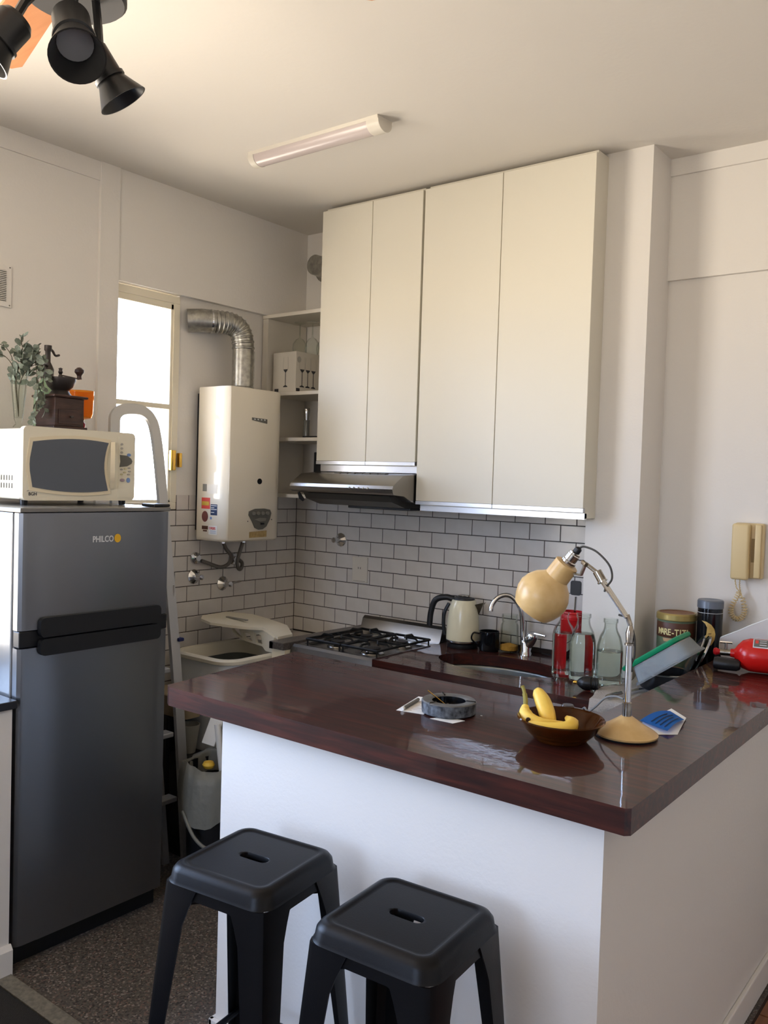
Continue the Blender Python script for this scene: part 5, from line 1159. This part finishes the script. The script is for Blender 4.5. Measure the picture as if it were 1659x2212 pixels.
# ------------------------------------------------------------------ ashtray etc.
at = thing('ashtray', 'round marbled grey stone ashtray on the bar top', 'ashtray', (2.018, -1.522, ZB + 0.001))
c = (2.022, -1.520, ZB + 0.0012)
bm = B(); lathe(bm, [(0.0, 0.0), (0.070, 0.0), (0.074, 0.003), (0.075, 0.032)], c, 48, cap1=False); obj('outer_wall', bm, m_ash, at, smooth=40)
bm = B(); lathe(bm, [(0.075, 0.0321), (0.072, 0.035), (0.050, 0.035), (0.046, 0.032)], c, 48, cap0=False, cap1=False); obj('rim', bm, m_ashtop, at, smooth=40)
bm = B(); lathe(bm, [(0.0462, 0.0319), (0.044, 0.015), (0.030, 0.010), (0.0, 0.010)], c, 40, cap0=False); obj('well', bm, m_blackgloss, at, smooth=40)
for a in (0.35, 2.4, 4.5):
    d = Vector((math.cos(a), math.sin(a), 0)); obj('notch', tube(B(), [Vector(c) + d * 0.048 + Vector((0, 0, 0.0352)), Vector(c) + d * 0.074 + Vector((0, 0, 0.0355))], 0.0022, 6), m_blackgloss, at)
rnd = random.Random(2); bm = B()
for i in range(70):
    a = rnd.uniform(0, 6.28); q = rnd.uniform(0, 0.036); box(bm, 0, 0, 0, 0, 0, 0) if False else None
    p = Vector(c) + Vector((math.cos(a) * q, math.sin(a) * q, 0.0115)); s_ = rnd.uniform(0.001, 0.003)
    box(bm, p.x - s_, p.x + s_, p.y - s_ * 0.6, p.y + s_ * 0.6, p.z - 0.001, p.z + s_)
ashs = obj('ash_crumbs', bm, P('ash_and_tobacco', (96, 88, 66), 0.9, noise=200, c2=(44, 42, 38)), None); tag(ashs, 'ash and tobacco crumbs lying in the stone ashtray', 'ash'); ashs['kind'] = 'stuff'
tag(obj('matchstick', tube(B(), [(2.012, -1.515, ZB + 0.016), (1.968, -1.545, ZB + 0.056)], 0.0014, 6), m_brass), 'thin yellow stick standing tilted in the ashtray', 'stick')
rp_ = B(); loft(rp_, [[(1.905, -1.602, z), (1.985, -1.585, z), (1.925, -1.425, z), (1.862, -1.436, z)] for z in (ZB, ZB + 0.0006)])
rc_ = tag(obj('receipt', rp_, m_paper), 'crumpled printed receipt tucked under the stone ashtray', 'receipt')
for i in range(9):
    t = 0.1 + i * 0.085; a = Vector((1.905, -1.602, ZB + 0.0007)).lerp(Vector((1.862, -1.436, ZB + 0.0007)), t); b = Vector((1.985, -1.585, ZB + 0.0007)).lerp(Vector((1.925, -1.425, ZB + 0.0007)), t)
    obj('print_line', tube(B(), [a.lerp(b, 0.1), a.lerp(b, 0.5 + 0.35 * ((i * 7) % 5) / 5)], 0.0006, 4), m_btnpink, rc_)
r2 = B(); loft(r2, [[(2.02, -1.607, z), (2.09, -1.603, z), (2.10, -1.56, z), (2.04, -1.56, z)] for z in (ZB, ZB + 0.0005)]); tag(obj('paper_slip', r2, m_paper), 'small paper slip under the front of the ashtray', 'paper')
pn = thing('pen', 'short grey pen lying on the printed receipt', 'pen', (1.905, -1.53, ZB))
obj('barrel', tube(B(), [(1.918, -1.585, ZB + 0.0055), (1.892, -1.480, ZB + 0.0055)], 0.0048, 12), m_panel, pn, smooth=30)
obj('white_end', tube(B(), [(1.9208, -1.596, ZB + 0.0055), (1.918, -1.5855, ZB + 0.0055)], 0.0048, 12), m_paper, pn, smooth=30)
tag(obj('paper_scrap', bx(2.103, 2.108, -1.487, -1.484, ZB, ZB + 0.001), m_paper), 'tiny white paper scrap right of the ashtray', 'paper scrap')

# papers by the lamp
wp = B(); loft(wp, [[(2.47, -1.05, ZB + dz + 0.004), (2.535, -1.12, ZB + dz + 0.004), (2.568, -1.285, ZB + dz), (2.52, -1.33, ZB + dz), (2.455, -1.285, ZB + dz)] for dz in (0, 0.0006)])
tag(obj('white_paper', wp, m_paper), 'folded white paper under the blue leaflet on the bar', 'paper')
bm = B(); n1, n2 = 10, 6; gr = []
A_, B_, C_, D_ = Vector((2.452, -1.245, 0)), Vector((2.478, -1.085, 0)), Vector((2.545, -1.165, 0)), Vector((2.548, -1.305, 0))
for i in range(n1 + 1):
    row = []
    for j in range(n2 + 1):
        p = A_.lerp(B_, i / n1).lerp(D_.lerp(C_, i / n1), j / n2); row.append(bm.verts.new((p.x, p.y, ZB + 0.006 + 0.010 * math.sin(PI * i / n1) * (1 - 0.4 * j / n2) + 0.004 * j / n2)))
    gr.append(row)
for i in range(n1):
    for j in range(n2): bm.faces.new((gr[i][j], gr[i + 1][j], gr[i + 1][j + 1], gr[i][j + 1]))
coords = [[v.co.copy() for v in row] for row in gr]
bmesh.ops.solidify(bm, geom=bm.faces[:], thickness=0.0006)
bl = tag(obj('blue_leaflet', bm, m_blue, smooth='all'), 'curled bright blue leaflet behind the desk lamp base', 'leaflet')
for j in (2, 3, 4, 5):
    obj('print_line', tube(B(), [coords[i][j] + Vector((0, 0, 0.0012)) for i in range(1, 8 + (j % 2))], 0.0014, 4), m_navy, bl)

# ------------------------------------------------------------------ bar stools
def stool(label, loc, rz):
    s_ = thing('bar_stool', label, 'stool', loc, rz, 'black metal bar stools'); N_ = 48
    def rs(h, r_, z):   # rounded square ring sampled by arc
        p = rrect(h, h, r_, 11); return [(x, y, z) for x, y in p]
    def slot(hx, r_, z):
        p = []
        for x, y in rrect(0.1, 0.1, 0.099, 11):
            a = math.atan2(y, x); p.append(((hx if math.cos(a) >= 0 else -hx) + r_ * math.cos(a) if abs(math.cos(a)) > 0.25 else (hx * math.cos(a) / 0.25 + r_ * math.cos(a)), r_ * math.sin(a), z))
        return p
    H = 0.804; s_.scale = (0.965, 0.965, 0.965)
    bm = B()
    loft(bm, [slot(0.026, 0.015, H - 0.016), slot(0.026, 0.015, H - 0.0045), slot(0.027, 0.016, H - 0.003), slot(0.030, 0.018, H - 0.003), rs(0.112, 0.022, H - 0.003), rs(0.118, 0.024, H - 0.003), rs(0.1205, 0.026, H - 0.0015), rs(0.124, 0.028, H), rs(0.132, 0.032, H - 0.0005), rs(0.142, 0.038, H - 0.006), rs(0.149, 0.042, H - 0.016), rs(0.152, 0.044, H - 0.034), rs(0.1555, 0.046, H - 0.040), rs(0.1535, 0.045, H - 0.040), rs(0.148, 0.042, H - 0.03), rs(0.120, 0.03, H - 0.018)], cap0=False, cap1=False)
    # underside closed by ring to slot
    vs_ = list(bm.verts); first = vs_[:N_]; last = vs_[-N_:]
    for i in range(N_):
        j = (i + 1) % N_; bm.faces.new((last[i], last[j], first[j], first[i]))
    obj('seat', bm, m_stool, s_, smooth=38, local=True)
    # apron between the legs
    for k in range(4):
        bm = B(); R_ = Matrix.Rotation(k * PI / 2, 3, 'Z')
        pts = [(-0.118, H - 0.042), (0.118, H - 0.042), (0.118, H - 0.105), (0.085, H - 0.078), (0.05, H - 0.068), (-0.05, H - 0.068), (-0.085, H - 0.078), (-0.118, H - 0.105)]
        def ap(u, v, w): p = R_ @ Vector((u, -0.1475 + w - (H - 0.042 - v) * 0.10, v)); return tuple(p)
        prism(bm, pts, 0, 0.0015, fn=ap); obj('apron', bm, m_stool, s_, local=True)
    for sx_, sy_ in ((1, 1), (-1, 1), (-1, -1), (1, -1)):
        bm = B(); rings = []
        for z, w in ((H - 0.041, 0.105), (H - 0.09, 0.086), (H - 0.13, 0.074), (H - 0.25, 0.066), (0.25, 0.046), (0.0, 0.036)):
            t = (H - 0.041 - z) / (H - 0.041); cxx = 0.152 + 0.055 * t; th = 0.004; r_ = 0.020
            o_ = [(cxx - w, cxx), (cxx - r_, cxx), (cxx - r_ * 0.3, cxx - r_ * 0.3), (cxx, cxx - r_), (cxx, cxx - w)]
            i_ = [(cxx - th, cxx - w), (cxx - th, cxx - r_), (cxx - r_ * 0.3 - th, cxx - r_ * 0.3 - th), (cxx - r_, cxx - th), (cxx - w, cxx - th)]
            rings.append([(x * sx_, y * sy_, z) for x, y in o_ + i_])
        loft(bm, rings); lg = obj('leg', bm, m_stool, s_, smooth=30, local=True)
        bm = B(); box(bm, *(sorted((sx_ * 0.172, sx_ * 0.212))), *(sorted((sy_ * 0.172, sy_ * 0.212))), 0.0, 0.012, bev=0.002); 
    zf = 0.27; e = 0.152 + 0.055 * (H - 0.041 - zf) / (H - 0.041) - 0.012
    for a, b in (((1, 1), (-1, 1)), ((-1, 1), (-1, -1)), ((-1, -1), (1, -1)), ((1, -1), (1, 1))):
        obj('foot_rail', tube(B(), [(a[0] * e, a[1] * e, zf), (b[0] * e, b[1] * e, zf)], 0.0085, 10), m_stool, s_, smooth=True, local=True)
    for q in (1, -1):
        bm = B(); tube(bm, [(-0.138, -0.138 * q, H - 0.095), (0.138, 0.138 * q, H - 0.095)], 1.0, prof=rect_prof(0.012, 0.026)); obj('cross_brace', bm, m_stool, s_, local=True)
    return s_
stool('black metal bar stool on the left, partly hidden by the other', (1.852, -2.075, 0), math.radians(7))
stool('black metal bar stool nearest the camera, in front of bar wall', (2.285, -2.06, 0), math.radians(4))
